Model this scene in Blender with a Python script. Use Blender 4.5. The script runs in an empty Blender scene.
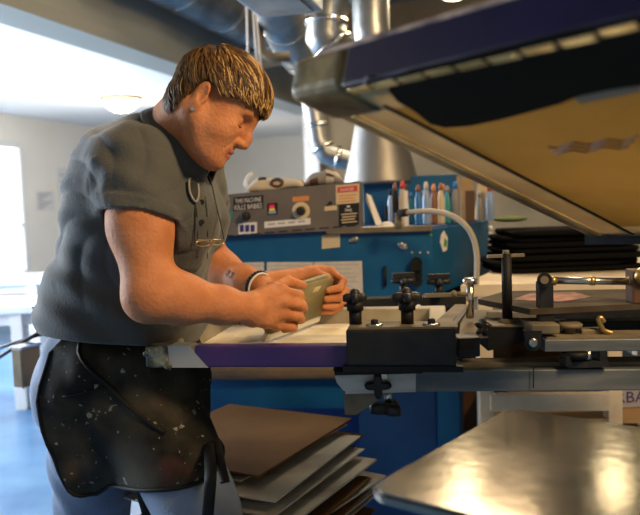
import bpy, bmesh, math, random
import numpy as np
from mathutils import Vector, Matrix
random.seed(7); np.random.seed(7)
R = math.radians
scene = bpy.context.scene
C = scene.collection

# ---------------------------------------------------------------- camera
FPX = 750.0
PITCH, ROLL = R(4.16), R(2.0)
CAM = Vector((0, 0, 1.27))
fwd = Vector((0, math.cos(PITCH), -math.sin(PITCH)))
r0 = Vector((1, 0, 0)); u0 = r0.cross(fwd)
right = r0*math.cos(ROLL) - u0*math.sin(ROLL)
upv = u0*math.cos(ROLL) + r0*math.sin(ROLL)
cd = bpy.data.cameras.new('camera'); cam = bpy.data.objects.new('camera', cd); C.objects.link(cam)
cd.sensor_fit = 'HORIZONTAL'; cd.sensor_width = 36; cd.lens = 36*FPX/640
cd.clip_start = 0.02
M = Matrix((right, upv, -fwd)).transposed().to_4x4(); M.translation = CAM
cam.matrix_world = M
cd.dof.use_dof = True; cd.dof.focus_distance = 1.5; cd.dof.aperture_fstop = 4.0
scene.camera = cam

def P(u, v, Y):
    """world point at depth Y seen along the measured direction (u, v) of the photograph"""
    d = right*(u-320) + upv*(257.5-v) + fwd*FPX
    return CAM + d*(Y/d.y)
def PZ(u, v, z):
    d = right*(u-320) + upv*(257.5-v) + fwd*FPX
    return CAM + d*((z-CAM.z)/d.z)

# ---------------------------------------------------------------- world, lights, exposure
w = bpy.data.worlds.new('world'); scene.world = w; w.use_nodes = True
w.node_tree.nodes['Background'].inputs[0].default_value = (0.75, 0.72, 0.68, 1)
w.node_tree.nodes['Background'].inputs[1].default_value = 0.38
def area(name, loc, target, size, power, color, sy=None, spread=None):
    l = bpy.data.lights.new(name, 'AREA'); l.energy = power; l.color = color; l.size = size
    if sy: l.shape = 'RECTANGLE'; l.size_y = sy
    if spread: l.spread = spread
    o = bpy.data.objects.new(name, l); C.objects.link(o); o.location = loc
    o.rotation_euler = (Vector(target)-Vector(loc)).to_track_quat('-Z', 'Y').to_euler()
    return o
DAY = (0.72, 0.86, 1.0); WARM = (1.0, 0.66, 0.32)
area('window_daylight', (-4.35, 5.9, 1.45), (-1.5, 4.8, 0.6), 1.8, 290, (.92,.96,1.0), 1.6)
area('side_window_daylight', (-4.9, 3.2, 1.5), (-0.6, 1.7, 0.9), 1.8, 240, (.86,.93,1.0), 1.5)
area('work_lamp', (1.25, 0.45, 2.45), (-0.25, 1.5, 1.15), 0.5, 46, WARM)
area('shop_lamp', (0.75, 3.6, 2.5), (0.3, 2.4, 1.0), 0.5, 20, (1.0, 0.74, 0.45))
def point(name, loc, power, color, rad):
    l = bpy.data.lights.new(name, 'POINT'); l.energy = power; l.color = color; l.shadow_soft_size = rad
    o = bpy.data.objects.new(name, l); C.objects.link(o); o.location = loc
point('header_fill', (0.55, 2.9, 2.95), 34, (1.0, .88, .70), .15)  # added fill to brighten the header face, no fixture hangs here
point('end_wall_fill', (-0.75, 10.4, 1.3), 22, (1.0, .80, .55), .15)  # added warm fill for the end wall, its source stays out of sight
point('rear_fill', (1.9, 0.1, 2.6), 42, (1.0, .85, .65), .2)  # unseen fill added on the camera side, lifts the bench posts
vs = scene.view_settings
vs.view_transform = 'Standard'; vs.look = 'None'; vs.gamma = 1; vs.use_curve_mapping = False
vs.exposure = 0.0

# ---------------------------------------------------------------- materials
def _nt(name):
    m = bpy.data.materials.new(name); m.use_nodes = True
    nt = m.node_tree; b = nt.nodes['Principled BSDF']
    return m, nt, b
def mat(name, col, rough=0.6, metal=0.0, col2=None, scale=8, detail=4, bump=0.0, bscale=60, spec=0.5, stretch=None, lo=.35, hi=.65, rough2=None, coat=0, sheen=0):
    m, nt, b = _nt(name)
    b.inputs['Base Color'].default_value = (*col, 1); b.inputs['Roughness'].default_value = rough
    b.inputs['Metallic'].default_value = metal; b.inputs['Specular IOR Level'].default_value = spec
    if coat: b.inputs['Coat Weight'].default_value = coat
    if sheen: b.inputs['Sheen Weight'].default_value = sheen
    tc = nt.nodes.new('ShaderNodeTexCoord'); src = tc.outputs['Object']
    if stretch:
        mp = nt.nodes.new('ShaderNodeMapping'); mp.inputs['Scale'].default_value = stretch
        nt.links.new(src, mp.inputs[0]); src = mp.outputs[0]
    if col2:
        n = nt.nodes.new('ShaderNodeTexNoise'); n.inputs['Scale'].default_value = scale; n.inputs['Detail'].default_value = detail
        nt.links.new(src, n.inputs['Vector'])
        r = nt.nodes.new('ShaderNodeValToRGB'); r.color_ramp.elements[0].position = lo; r.color_ramp.elements[1].position = hi
        r.color_ramp.elements[0].color = (*col, 1); r.color_ramp.elements[1].color = (*col2, 1)
        nt.links.new(n.outputs['Fac'], r.inputs[0]); nt.links.new(r.outputs[0], b.inputs['Base Color'])
        if rough2 is not None:
            mr = nt.nodes.new('ShaderNodeMapRange'); mr.inputs[3].default_value = rough; mr.inputs[4].default_value = rough2
            nt.links.new(n.outputs['Fac'], mr.inputs[0]); nt.links.new(mr.outputs[0], b.inputs['Roughness'])
    if bump:
        n2 = nt.nodes.new('ShaderNodeTexNoise'); n2.inputs['Scale'].default_value = bscale; n2.inputs['Detail'].default_value = 5
        nt.links.new(src, n2.inputs['Vector'])
        bp = nt.nodes.new('ShaderNodeBump'); bp.inputs['Strength'].default_value = bump; bp.inputs['Distance'].default_value = 0.01
        nt.links.new(n2.outputs['Fac'], bp.inputs['Height']); nt.links.new(bp.outputs[0], b.inputs['Normal'])
    return m
def emit(name, col, s):
    m, nt, b = _nt(name); b.inputs['Base Color'].default_value = (*col, 1)
    b.inputs['Emission Color'].default_value = (*col, 1); b.inputs['Emission Strength'].default_value = s
    return m
K = {}
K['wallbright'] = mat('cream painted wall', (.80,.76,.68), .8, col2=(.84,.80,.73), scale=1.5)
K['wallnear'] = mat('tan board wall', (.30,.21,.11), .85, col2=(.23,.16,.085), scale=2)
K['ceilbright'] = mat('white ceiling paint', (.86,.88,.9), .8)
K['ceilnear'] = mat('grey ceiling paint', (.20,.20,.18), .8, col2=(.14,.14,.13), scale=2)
K['beam'] = mat('grey painted beam', (.44,.46,.42), .6, col2=(.34,.355,.33), scale=1.6)
K['beamedge'] = mat('beam trim paint', (.38,.38,.33), .6)
K['floor'] = mat('blue painted floor', (.05,.16,.34), .25, col2=(.12,.27,.46), scale=3, detail=8, rough2=.42, bump=.05, bscale=8)
K['white'] = mat('white paint', (.75,.74,.72), .5)
K['whitegloss'] = mat('white laminate', (.78,.80,.84), .25)
K['benchwhite'] = mat('worn white bench paint', (.80,.69,.52), .6, col2=(.58,.47,.32), scale=6)
K['blue'] = mat('blue machine enamel', (.003,.080,.20), .45, spec=.35, col2=(.006,.105,.26), scale=7, detail=8)
K['bluedark'] = mat('dark blue machine enamel', (.003,.04,.17), .5, col2=(.004,.055,.2), scale=6)
K['greypanel'] = mat('grey control enamel', (.115,.105,.098), .5, col2=(.145,.13,.118), scale=12)
K['dark'] = mat('black interior', (.006,.006,.007), .8)
K['black'] = mat('black powder coat', (.009,.010,.011), .45, spec=.35, col2=(.02,.02,.02), scale=25)
K['rubber'] = mat('black rubber', (.008,.008,.008), .6, spec=.25)
K['steel'] = mat('scuffed aluminium', (.52,.53,.50), .5, .3, col2=(.44,.43,.40), scale=14, stretch=(1,1,6), bump=.08, bscale=90)
K['beamal'] = mat('grey aluminium tube', (.10,.125,.14), .5, .5, col2=(.21,.22,.22), scale=10, stretch=(.5,3,3), bump=.06)
K['tanmetal'] = mat('dusty metal', (.20,.165,.11), .7, .25, col2=(.14,.12,.085), scale=22, detail=8)
K['brass'] = mat('brass', (.55,.38,.14), .35, .9)
K['chrome'] = mat('chrome', (.7,.68,.62), .22, 1.0)
K['galv'] = mat('galvanised duct', (.24,.25,.25), .38, .85, col2=(.40,.41,.41), scale=9, bump=.25, bscale=12)
K['foil'] = mat('foil duct wrap', (.16,.17,.18), .4, .8, col2=(.36,.38,.40), scale=6, bump=.5, bscale=14)
K['hood'] = mat('brushed hood metal', (.34,.32,.29), .42, .85, col2=(.20,.20,.20), scale=5, detail=8, stretch=(2,2,.5), rough2=.55, bump=.15, bscale=9)
K['card'] = mat('cardboard', (.19,.095,.036), .85, spec=.1, col2=(.14,.068,.025), scale=4, detail=8)
K['cardedge'] = mat('pale printed cardboard', (.55,.51,.43), .8, col2=(.24,.17,.11), scale=5, detail=8, lo=.52, hi=.7)
K['paper'] = mat('paper', (.62,.58,.50), .8, col2=(.54,.50,.43), scale=40)
K['paperwhite'] = mat('white paper', (.72,.70,.68), .8)
K['printed'] = mat('text grey print', (.25,.24,.26), .8)
K['purple'] = mat('purple tape', (.030,.016,.13), .38, col2=(.055,.024,.14), scale=7)
K['navytape'] = mat('dark purple tape', (.003,.002,.024), .34, col2=(.008,.005,.045), scale=5, bump=.15, bscale=8)
K['screenwood'] = mat('aluminium screen frame', (.38,.35,.28), .5, .4, col2=(.28,.25,.19), scale=12)
K['mesh'] = mat('cream screen mesh with emulsion', (.86,.79,.58), .6, col2=(.78,.70,.50), scale=10)
K['innertape'] = mat('masking tape', (.84,.80,.66), .6)
K['yellowmesh'] = mat('yellow screen mesh underside', (.34,.235,.06), .35, col2=(.26,.175,.045), scale=4, detail=6)
K['goldtape'] = mat('glossy brown packing tape', (.10,.06,.018), .28, col2=(.22,.14,.05), scale=9, detail=6, stretch=(1,1,1), bump=.25, bscale=18)
K['creamtape'] = mat('cream tape border', (.74,.62,.36), .7, col2=(.60,.48,.25), scale=7, spec=.05)
K['greytape'] = mat('wrinkled grey green tape', (.035,.038,.022), .42, spec=.25, col2=(.24,.17,.07), scale=14, bump=.4, bscale=30)
K['ink'] = mat('black plastisol ink', (.006,.006,.004), .8, spec=.12)
K['platen'] = mat('brushed aluminium platen', (.25,.225,.18), .12, .95, col2=(.31,.28,.23), scale=9, detail=8, rough2=.19, bump=.03, bscale=40)
K['platenrim'] = mat('platen rim', (.45,.40,.32), .35, .8)
K['darkplaten'] = mat('dark platen', (.05,.036,.022), .75, spec=.12, col2=(.07,.06,.045), scale=14)
K['pinkink'] = mat('pink ink residue', (.36,.14,.10), .7, col2=(.10,.065,.045), scale=34, detail=8)
K['shirtblack'] = mat('black cotton', (.005,.005,.005), .95, spec=.08, bump=.3, bscale=60)
K['board'] = mat('olive squeegee handle', (.19,.18,.085), .5, col2=(.26,.235,.12), scale=9, detail=8, stretch=(1,1,1))
K['blade'] = mat('white squeegee blade', (.68,.67,.62), .4)
K['tape'] = mat('pale masking tape', (.60,.50,.32), .7)
K['belt'] = mat('brown conveyor belt', (.16,.11,.065), .7, col2=(.12,.085,.05), scale=40, stretch=(.3,4,1))
K['wood'] = mat('tan wood', (.42,.28,.13), .6, col2=(.34,.21,.09), scale=5, stretch=(1,1,8))
K['brownwood'] = mat('dark brown wood', (.10,.045,.016), .6, col2=(.06,.028,.012), scale=5)
K['lampglass'] = emit('lit ceiling glass', (1.0,.86,.62), 5.0)
K['windowglow'] = emit('window daylight', (.93,.97,1.0), 2.0)
K['bulb'] = emit('lit shop lamp', (1.0,.80,.48), 24.0)
K['red'] = mat('red print', (.55,.05,.03), .6)
K['orange'] = mat('orange label', (.60,.24,.07), .6)
K['yellow'] = mat('yellow paint', (.75,.6,.05), .5)
K['pink'] = mat('pink indicator', (.85,.03,.12), .4)
K['green'] = mat('green paint', (.07,.30,.09), .5)
K['teal'] = mat('teal plastic', (.03,.25,.28), .4)
K['violet'] = mat('violet print', (.03,.025,.16), .5)
K['cyan'] = mat('blue plastic', (.02,.16,.45), .4)
K['lightblue'] = mat('light blue plastic', (.25,.35,.55), .4)
K['brownink'] = mat('brown plastic', (.22,.09,.05), .5)
K['greyc'] = mat('grey plastic', (.22,.21,.20), .5)
K['rag'] = mat('patterned rag', (.55,.48,.38), .9, bump=.3, bscale=40)

K['yellowmesh'] = mat('yellow screen mesh underside', (.62,.45,.12), .5, col2=(.46,.32,.08), scale=4, detail=6, spec=.2)
for _k, _f in (('yellowmesh', .42), ('creamtape', .42)):      # stretched mesh lets the lamp light above it through
    _t = K[_k].node_tree; _p = _t.nodes['Principled BSDF']; _tr = _t.nodes.new('ShaderNodeBsdfTranslucent'); _mx = _t.nodes.new('ShaderNodeMixShader')
    _mx.inputs[0].default_value = _f; _t.links.new(_p.inputs['Base Color'].links[0].from_socket, _tr.inputs[0])
    _t.links.new(_p.outputs[0], _mx.inputs[1]); _t.links.new(_tr.outputs[0], _mx.inputs[2]); _t.links.new(_mx.outputs[0], _t.nodes['Material Output'].inputs[0])
# ---------------------------------------------------------------- mesh building
class MB:
    def __init__(s): s.bm = bmesh.new()
    def _fin(s, vs, mi, smooth):
        fs = set(f for v in vs for f in v.link_faces)
        for f in fs: f.material_index = mi; f.smooth = smooth
    def box(s, c, size, rot=None, bev=0, mi=0, seg=2):
        c = Vector(c); m = rot.to_4x4() if rot is not None else Matrix.Identity(4)
        m = Matrix.Translation(c) @ m @ Matrix.Diagonal((*size, 1))
        r = bmesh.ops.create_cube(s.bm, size=1, matrix=m); vs = r['verts']
        if bev:
            es = list(set(e for v in vs for e in v.link_edges))
            r = bmesh.ops.bevel(s.bm, geom=es, offset=bev, segments=seg, affect='EDGES', profile=.5)
            vs = r['verts']
            fs = set(f for v in vs for f in v.link_faces)
            for f in fs: f.material_index = mi
        else: s._fin(vs, mi, False)
        return s
    def beam(s, a, b, wd, h, up=(0,0,1), bev=0, mi=0):
        a = Vector(a); b = Vector(b); x = (b-a).normalized(); up = Vector(up)
        y = up.cross(x).normalized(); z = x.cross(y)
        rot = Matrix((x, y, z)).transposed()
        return s.box((a+b)/2, ((b-a).length, wd, h), rot, bev, mi)
    def cyl(s, a, b, ra, rb=None, n=20, mi=0, caps=True, smooth=True):
        a = Vector(a); b = Vector(b); rb = ra if rb is None else rb
        z = (b-a).normalized(); q = z.to_track_quat('Z', 'Y').to_matrix()
        va = [s.bm.verts.new(a + q @ Vector((ra*math.cos(t), ra*math.sin(t), 0))) for t in [2*math.pi*i/n for i in range(n)]]
        vb = [s.bm.verts.new(b + q @ Vector((rb*math.cos(t), rb*math.sin(t), 0))) for t in [2*math.pi*i/n for i in range(n)]]
        for i in range(n):
            f = s.bm.faces.new((va[i], va[(i+1)%n], vb[(i+1)%n], vb[i])); f.smooth = smooth; f.material_index = mi
        if caps:
            for l in (va[::-1], vb):
                f = s.bm.faces.new(l); f.material_index = mi
        return s
    def lathe(s, base, prof, axis=(0,0,1), n=24, mi=0, squash=None):
        base = Vector(base); q = Vector(axis).normalized().to_track_quat('Z', 'Y').to_matrix()
        rings = []
        for r, h in prof:
            rr = max(r, 1e-5)
            rings.append([s.bm.verts.new(base + q @ Vector((rr*math.cos(2*math.pi*i/n), rr*math.sin(2*math.pi*i/n)*(squash or 1), h))) for i in range(n)])
        for a, b in zip(rings, rings[1:]):
            for i in range(n):
                f = s.bm.faces.new((a[i], a[(i+1)%n], b[(i+1)%n], b[i])); f.smooth = True; f.material_index = mi
        f = s.bm.faces.new(rings[0][::-1]); f.material_index = mi
        f = s.bm.faces.new(rings[-1]); f.material_index = mi
        return s
    def tube(s, pts, r, n=10, mi=0, closed=False):
        pts = [Vector(p) for p in pts]; m = len(pts); rr = r if isinstance(r, (list, tuple)) else [r]*m
        rings = []; ref = None
        for i, p in enumerate(pts):
            if closed: t = pts[(i+1)%m]-pts[i-1]
            else: t = pts[min(i+1, m-1)]-pts[max(i-1, 0)]
            t.normalize()
            if ref is None: ref = t.orthogonal().normalized()
            ref = (ref - t*ref.dot(t)).normalized(); y = t.cross(ref)
            rings.append([s.bm.verts.new(p + (ref*math.cos(2*math.pi*k/n)+y*math.sin(2*math.pi*k/n))*rr[i]) for k in range(n)])
        pr = list(zip(rings, rings[1:])) + ([(rings[-1], rings[0])] if closed else [])
        for a, b in pr:
            for k in range(n):
                f = s.bm.faces.new((a[k], a[(k+1)%n], b[(k+1)%n], b[k])); f.smooth = True; f.material_index = mi
        if not closed:
            for l in (rings[0][::-1], rings[-1]):
                f = s.bm.faces.new(l); f.material_index = mi
        return s
    def poly(s, pts, thick, mi=0, axis=None, smooth=False):
        """a plate: outline points extruded by the vector axis*thick"""
        pts = [Vector(p) for p in pts]
        n = Vector(axis).normalized() if axis is not None else (pts[1]-pts[0]).cross(pts[2]-pts[1]).normalized()
        a = [s.bm.verts.new(p) for p in pts]; b = [s.bm.verts.new(p+n*thick) for p in pts]
        k = len(pts)
        fs = [s.bm.faces.new(a[::-1]), s.bm.faces.new(b)]
        for i in range(k): fs.append(s.bm.faces.new((a[i], a[(i+1)%k], b[(i+1)%k], b[i])))
        for f in fs: f.material_index = mi; f.smooth = smooth
        bmesh.ops.recalc_face_normals(s.bm, faces=fs)
        return s
    def ball(s, c, r, mi=0, scale=(1,1,1), rot=None, n=16):
        m = Matrix.Translation(Vector(c)) @ (rot.to_4x4() if rot is not None else Matrix.Identity(4)) @ Matrix.Diagonal((*[r*k for k in scale], 1))
        q = bmesh.ops.create_uvsphere(s.bm, u_segments=n, v_segments=max(6, n//2), radius=1, matrix=m)
        s._fin(q['verts'], mi, True); return s
    def grid(s, f, nu, nv, mi=0, closed_u=False, thick=0):
        V = [[s.bm.verts.new(f(i/(nu if closed_u else nu-1), j/(nv-1))) for j in range(nv)] for i in range(nu)]
        fs = []
        for i in range(nu if closed_u else nu-1):
            for j in range(nv-1):
                i2 = (i+1) % nu
                q = s.bm.faces.new((V[i][j], V[i2][j], V[i2][j+1], V[i][j+1])); q.smooth = True; q.material_index = mi; fs.append(q)
        if thick:
            s.bm.normal_update()
            r = bmesh.ops.solidify(s.bm, geom=fs, thickness=thick)
            for g in r['geom']:
                if isinstance(g, bmesh.types.BMFace): g.material_index = mi; g.smooth = True
        return s
    def text(s, txt, origin, x, y, size, depth=.0004, mi=0, width=None, shear=0):
        """raised lettering, left-bottom at origin, running along x, up along y"""
        cu = bpy.data.curves.new('lettering', 'FONT'); cu.body = txt; cu.size = 1; cu.extrude = 0; cu.resolution_u = 2
        o = bpy.data.objects.new('lettering', cu); C.objects.link(o)
        dg = bpy.context.evaluated_depsgraph_get(); me = bpy.data.meshes.new_from_object(o.evaluated_get(dg))
        x = Vector(x).normalized(); y = Vector(y).normalized(); z = x.cross(y)
        xs = [v.co.x for v in me.vertices] or [0, 1]
        sx = (width/(max(xs)-min(xs))) if width else size
        x0 = min(xs)
        base = len(s.bm.verts)
        vs = [s.bm.verts.new(Vector(origin) + x*((v.co.x-x0)*sx) + y*(v.co.y*size) + z*depth) for v in me.vertices]
        for p in me.polygons:
            try: f = s.bm.faces.new([vs[i] for i in p.vertices]); f.material_index = mi
            except ValueError: pass
        bpy.data.objects.remove(o); bpy.data.curves.remove(cu); bpy.data.meshes.remove(me)
        return s
    def build(s, name, mats, parent=None):
        me = bpy.data.meshes.new(name); s.bm.to_mesh(me); s.bm.free()
        return link(name, me, mats, parent)

def wloc(o):
    l = Vector((0, 0, 0))
    while o: l += o.location; o = o.parent
    return l
def link(name, me, mats, parent=None):
    o = bpy.data.objects.new(name, me); C.objects.link(o)
    for m in (mats if isinstance(mats, (list, tuple)) else [mats]): me.materials.append(m if not isinstance(m, str) else K[m])
    n = len(me.vertices); co = np.empty(n*3, 'f'); me.vertices.foreach_get('co', co); co = co.reshape(-1, 3)
    if parent is not None: off = wloc(parent); o.parent = parent
    else:
        off = Vector(((co[:, 0].min()+co[:, 0].max())/2, (co[:, 1].min()+co[:, 1].max())/2, co[:, 2].min())); o.location = off
    me.vertices.foreach_set('co', (co - np.array(off, 'f')).ravel()); me.update()
    return o
def thing(name, loc, label, cat, group=None):
    o = bpy.data.objects.new(name, None); C.objects.link(o); o.location = loc; o.empty_display_size = .05
    return tag(o, label, cat, group)
def tag(o, label=None, cat=None, group=None, kind=None):
    if label: o['label'] = label
    if cat: o['category'] = cat
    if group: o['group'] = group
    if kind: o['kind'] = kind
    return o
def struct(o): o['kind'] = 'structure'; return o
def copy_tree(o, parent=None):
    c = o.copy(); C.objects.link(c); c.parent = parent
    for ch in [k for k in C.objects if k.parent == o]: copy_tree(ch, c)
    return c
def rotz(a): return Matrix.Rotation(a, 3, 'Z')

# ---------------------------------------------------------------- distance-field meshing (smooth organic shapes)
def arr(v): return np.array(v, dtype=np.float32)
def rc(a, b, ra, rb, k=.01, flat=None, ff=1.0):
    a = arr(a); b = arr(b); ba = b-a; L = float(ba@ba)+1e-12
    fl = arr(flat)/np.linalg.norm(flat) if flat is not None else None
    def f(p):
        q = p-a; t = np.clip(q@ba/L, 0, 1); d = q-t[:, None]*ba
        if fl is not None: d = d + (d@fl)[:, None]*fl*(ff-1)
        return np.sqrt((d*d).sum(1)) - (ra+(rb-ra)*t)
    return ('u', f, k, (a+b)/2, math.sqrt(L)/2+max(ra, rb))
def el(c, r, rot=None, k=.02):
    c = arr(c); r = arr(r); Rm = np.array(rot, dtype=np.float32) if rot is not None else np.eye(3, dtype=np.float32)
    def f(p):
        q = (p-c)@Rm; k0 = np.sqrt(((q/r)**2).sum(1))+1e-9; k1 = np.sqrt(((q/(r*r))**2).sum(1))+1e-9
        return k0*(k0-1)/k1
    return ('u', f, k, c, float(r.max()))
def rb(c, h, rot=None, rnd=.01, k=.01):
    c = arr(c); h = arr(h)-rnd; Rm = np.array(rot, dtype=np.float32) if rot is not None else np.eye(3, dtype=np.float32)
    def f(p):
        q = np.abs((p-c)@Rm)-h
        return np.sqrt((np.maximum(q, 0)**2).sum(1)) + np.minimum(q.max(1), 0) - rnd
    return ('u', f, k, c, float(np.linalg.norm(h))+rnd)
def sub(item, k=None): return ('s', item[1], item[2] if k is None else k, item[3], item[4])
def cut(n, d, k=.002):
    """remove everything with n.p > d"""
    n = arr(n); n = n/np.linalg.norm(n)
    return ('s', lambda p: d-p@n, k, None, 0)
def disp(fn): return ('d', fn, 0, None, 0)
def field(ops, p, ctr=None, rad=0):
    d = np.full(len(p), 1.0, np.float32)
    for op, f, k, c, r in ops:
        if ctr is not None and c is not None and np.linalg.norm(ctr-c) > r+rad+.035: continue
        if op == 'd': d = d+f(p); continue
        e = f(p)
        if op == 'u':
            h = np.maximum(k-np.abs(d-e), 0)/k if k > 0 else 0
            d = np.minimum(d, e)-h*h*k*.25
        else:
            e = -e; h = np.maximum(k-np.abs(d-e), 0)/k if k > 0 else 0
            d = np.maximum(d, e)+h*h*k*.25
    return d
def mesh_sdf(name, ops, lo, hi, res, smooth_it=0):
    lo = arr(lo); hi = arr(hi); n = np.ceil((hi-lo)/res).astype(int)+2; B = 14
    V = np.full(n, 1.0, np.float32)
    for i in range(0, n[0], B):
        for j in range(0, n[1], B):
            for k in range(0, n[2], B):
                ix = np.arange(i, min(i+B, n[0])); jy = np.arange(j, min(j+B, n[1])); kz = np.arange(k, min(k+B, n[2]))
                c = lo+res*arr((ix.mean(), jy.mean(), kz.mean())); rad = res*B*.9
                d0 = field(ops, c[None, :], c, rad)[0]
                if d0 > rad*1.25+.03: continue
                G = np.stack(np.meshgrid(ix, jy, kz, indexing='ij'), -1).reshape(-1, 3).astype(np.float32)
                V[np.ix_(ix, jy, kz)] = field(ops, lo+G*res, c, rad).reshape(len(ix), len(jy), len(kz))
    V[0] = V[-1] = 1; V[:, 0] = V[:, -1] = 1; V[:, :, 0] = V[:, :, -1] = 1
    ins = V < 0
    s = np.zeros(np.array(V.shape)-1, np.int8)
    for a in (0, 1):
        for b in (0, 1):
            for c in (0, 1): s += ins[a:V.shape[0]-1+a, b:V.shape[1]-1+b, c:V.shape[2]-1+c]
    act = (s > 0) & (s < 8); cells = np.argwhere(act); idx = np.full(act.shape, -1, np.int64); idx[act] = np.arange(len(cells))
    acc = np.zeros((len(cells), 3)); cnt = np.zeros(len(cells))
    corners = [(a, b, c) for a in (0, 1) for b in (0, 1) for c in (0, 1)]
    for p in corners:
        for ax in range(3):
            if p[ax]: continue
            q = list(p); q[ax] = 1
            va = V[tuple((cells+p).T)]; vb = V[tuple((cells+q).T)]
            m = (va < 0) != (vb < 0); t = np.where(m, va/(va-vb+1e-12), 0)
            pt = np.array(p)[None, :]+t[:, None]*(np.array(q)-np.array(p))[None, :]
            acc[m] += pt[m]; cnt[m] += 1
    verts = lo+res*(cells+acc/cnt[:, None])
    faces = []
    for ax in range(3):
        sl0 = [slice(None)]*3; sl1 = [slice(None)]*3; sl0[ax] = slice(0, -1); sl1[ax] = slice(1, None)
        a = ins[tuple(sl0)]; b = ins[tuple(sl1)]
        o1, o2 = [(1, 2), (2, 0), (0, 1)][ax]
        for flip, msk in ((False, a & ~b), (True, ~a & b)):
            e = np.argwhere(msk); e = e[(e[:, o1] > 0) & (e[:, o2] > 0)]
            d1 = np.zeros(3, int); d1[o1] = 1; d2 = np.zeros(3, int); d2[o2] = 1
            q = [idx[tuple((e-d1-d2).T)], idx[tuple((e-d2).T)], idx[tuple(e.T)], idx[tuple((e-d1).T)]]
            if flip: q = q[::-1]
            faces.append(np.stack(q, 1))
    F = np.concatenate(faces)
    if smooth_it:
        for _ in range(smooth_it):
            sm = np.zeros_like(verts); ct = np.zeros(len(verts))
            for k in range(4):
                np.add.at(sm, F[:, k], verts[F[:, (k+1) % 4]]); np.add.at(ct, F[:, k], 1)
                np.add.at(sm, F[:, k], verts[F[:, (k+3) % 4]]); np.add.at(ct, F[:, k], 1)
            verts = verts*.5+.5*sm/ct[:, None]
    me = bpy.data.meshes.new(name)
    me.vertices.add(len(verts)); me.vertices.foreach_set('co', verts.astype('f').ravel())
    me.loops.add(F.size); me.loops.foreach_set('vertex_index', F.ravel().astype('i'))
    me.polygons.add(len(F)); me.polygons.foreach_set('loop_start', np.arange(0, F.size, 4, dtype='i'))
    me.polygons.foreach_set('use_smooth', np.ones(len(F), bool))
    me.update(calc_edges=True); me.validate()
    return me, verts, F
# ================================================================ the room
TH = R(17.5)
D_ = Vector((math.sin(TH), math.cos(TH), 0)); N_ = Vector((math.cos(TH), -math.sin(TH), 0))
def W(n, d, z=0): return N_*n + D_*d + Vector((0, 0, z))
HB, CZ, CN = 2.20, 2.42, 3.25          # header underside, bright ceiling, near ceiling
RW = Matrix((N_, D_, Vector((0, 0, 1)))).transposed()
def wbox(n0, n1, d0, d1, z0, z1, mi=0, m=None):
    m = m or MB(); return m.box(W((n0+n1)/2, (d0+d1)/2, (z0+z1)/2), (n1-n0, d1-d0, z1-z0), RW, mi=mi)
struct(wbox(-6.3, 6, -3.5, 12.3, -.06, 0).build('floor', 'floor'))
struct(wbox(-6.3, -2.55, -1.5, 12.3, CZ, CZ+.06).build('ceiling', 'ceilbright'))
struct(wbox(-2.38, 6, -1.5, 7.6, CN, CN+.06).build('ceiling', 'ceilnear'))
# left wall with its window opening
WD0, WD1, WZ0, WZ1 = 6.3, 7.50, .57, 2.06
m = wbox(-6.15, -6.05, -1.5, WD0, 0, CZ); wbox(-6.15, -6.05, WD1, 12.2, 0, CZ, m=m)
wbox(-6.15, -6.05, WD0, WD1, 0, WZ0, m=m); wbox(-6.15, -6.05, WD0, WD1, WZ1, CZ, m=m)
struct(m.build('wall_left', 'wallbright'))
m = wbox(-6.12, -6.10, WD0, WD1, WZ0, WZ1)
win = struct(m.build('window_1', 'windowglow'))
m = MB()
for (a, b, c, d) in ((WD0-.05, WD0+.03, WZ0, WZ1), (WD1-.03, WD1+.05, WZ0, WZ1), (6.9, 6.95, WZ0, WZ1), (WD0, WD1, WZ0-.06, WZ0+.02), (WD0, WD1, WZ1-.02, WZ1+.06), (WD0, WD1, 1.12, 1.15)):
    wbox(-6.08, -6.03, a, b, c, d, m=m)
m.build('window_frame', 'white', win)
# end wall of the bright room, with its door
struct(wbox(-6.15, -2.2, 12.05, 12.15, 0, CZ).build('wall_end', 'wallbright'))
m = wbox(-2.88, -2.50, 12.0, 12.05, 0, 1.98)
dr = struct(m.build('door_1', mat('yellowish door paint', (.72,.58,.34), .6)))
m = wbox(-2.80, -2.77, 11.95, 12.0, .95, 1.05); m.build('door_handle', 'chrome', dr)
# header beam between the rooms, its trim and the jamb it dies into
struct(wbox(-2.55, -2.38, -1.5, 7.55, HB+.07, CN).build('wall_header', 'beam'))
m = wbox(-2.58, -2.33, -1.5, 7.55, HB, HB+.07); struct(m.build('trim_1', 'beamedge'))
m = wbox(-2.50, -2.34, 7.5, 7.62, 0, HB); struct(m.build('wall_jamb', 'wallbright'))
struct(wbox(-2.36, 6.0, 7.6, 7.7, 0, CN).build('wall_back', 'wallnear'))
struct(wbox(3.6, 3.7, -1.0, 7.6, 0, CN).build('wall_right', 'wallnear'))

# ceiling dome lamp in the bright room
lp = P(121.5, 104, 7.8); lp.z = CZ
lamp = thing('ceiling_lamp', lp, 'round glass dome lamp lit on the white ceiling of the far room', 'lamp')
MB().lathe(lp+Vector((0,0,-.03)), [(.21,0),(.215,.012),(.20,.03)]).build('rim', K['brass'], lamp)
MB().lathe(lp+Vector((0,0,-.15)), [(.02,0),(.09,.015),(.145,.05),(.175,.09),(.185,.12)]).build('glass_dome', K['lampglass'], lamp)
l = bpy.data.lights.new('ceiling_lamp_glow', 'POINT'); l.energy = 38; l.color = (1, .84, .6); l.shadow_soft_size = .12
lo = bpy.data.objects.new('ceiling_lamp_glow', l); C.objects.link(lo); lo.location = lp+Vector((0,0,-.24))

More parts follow.
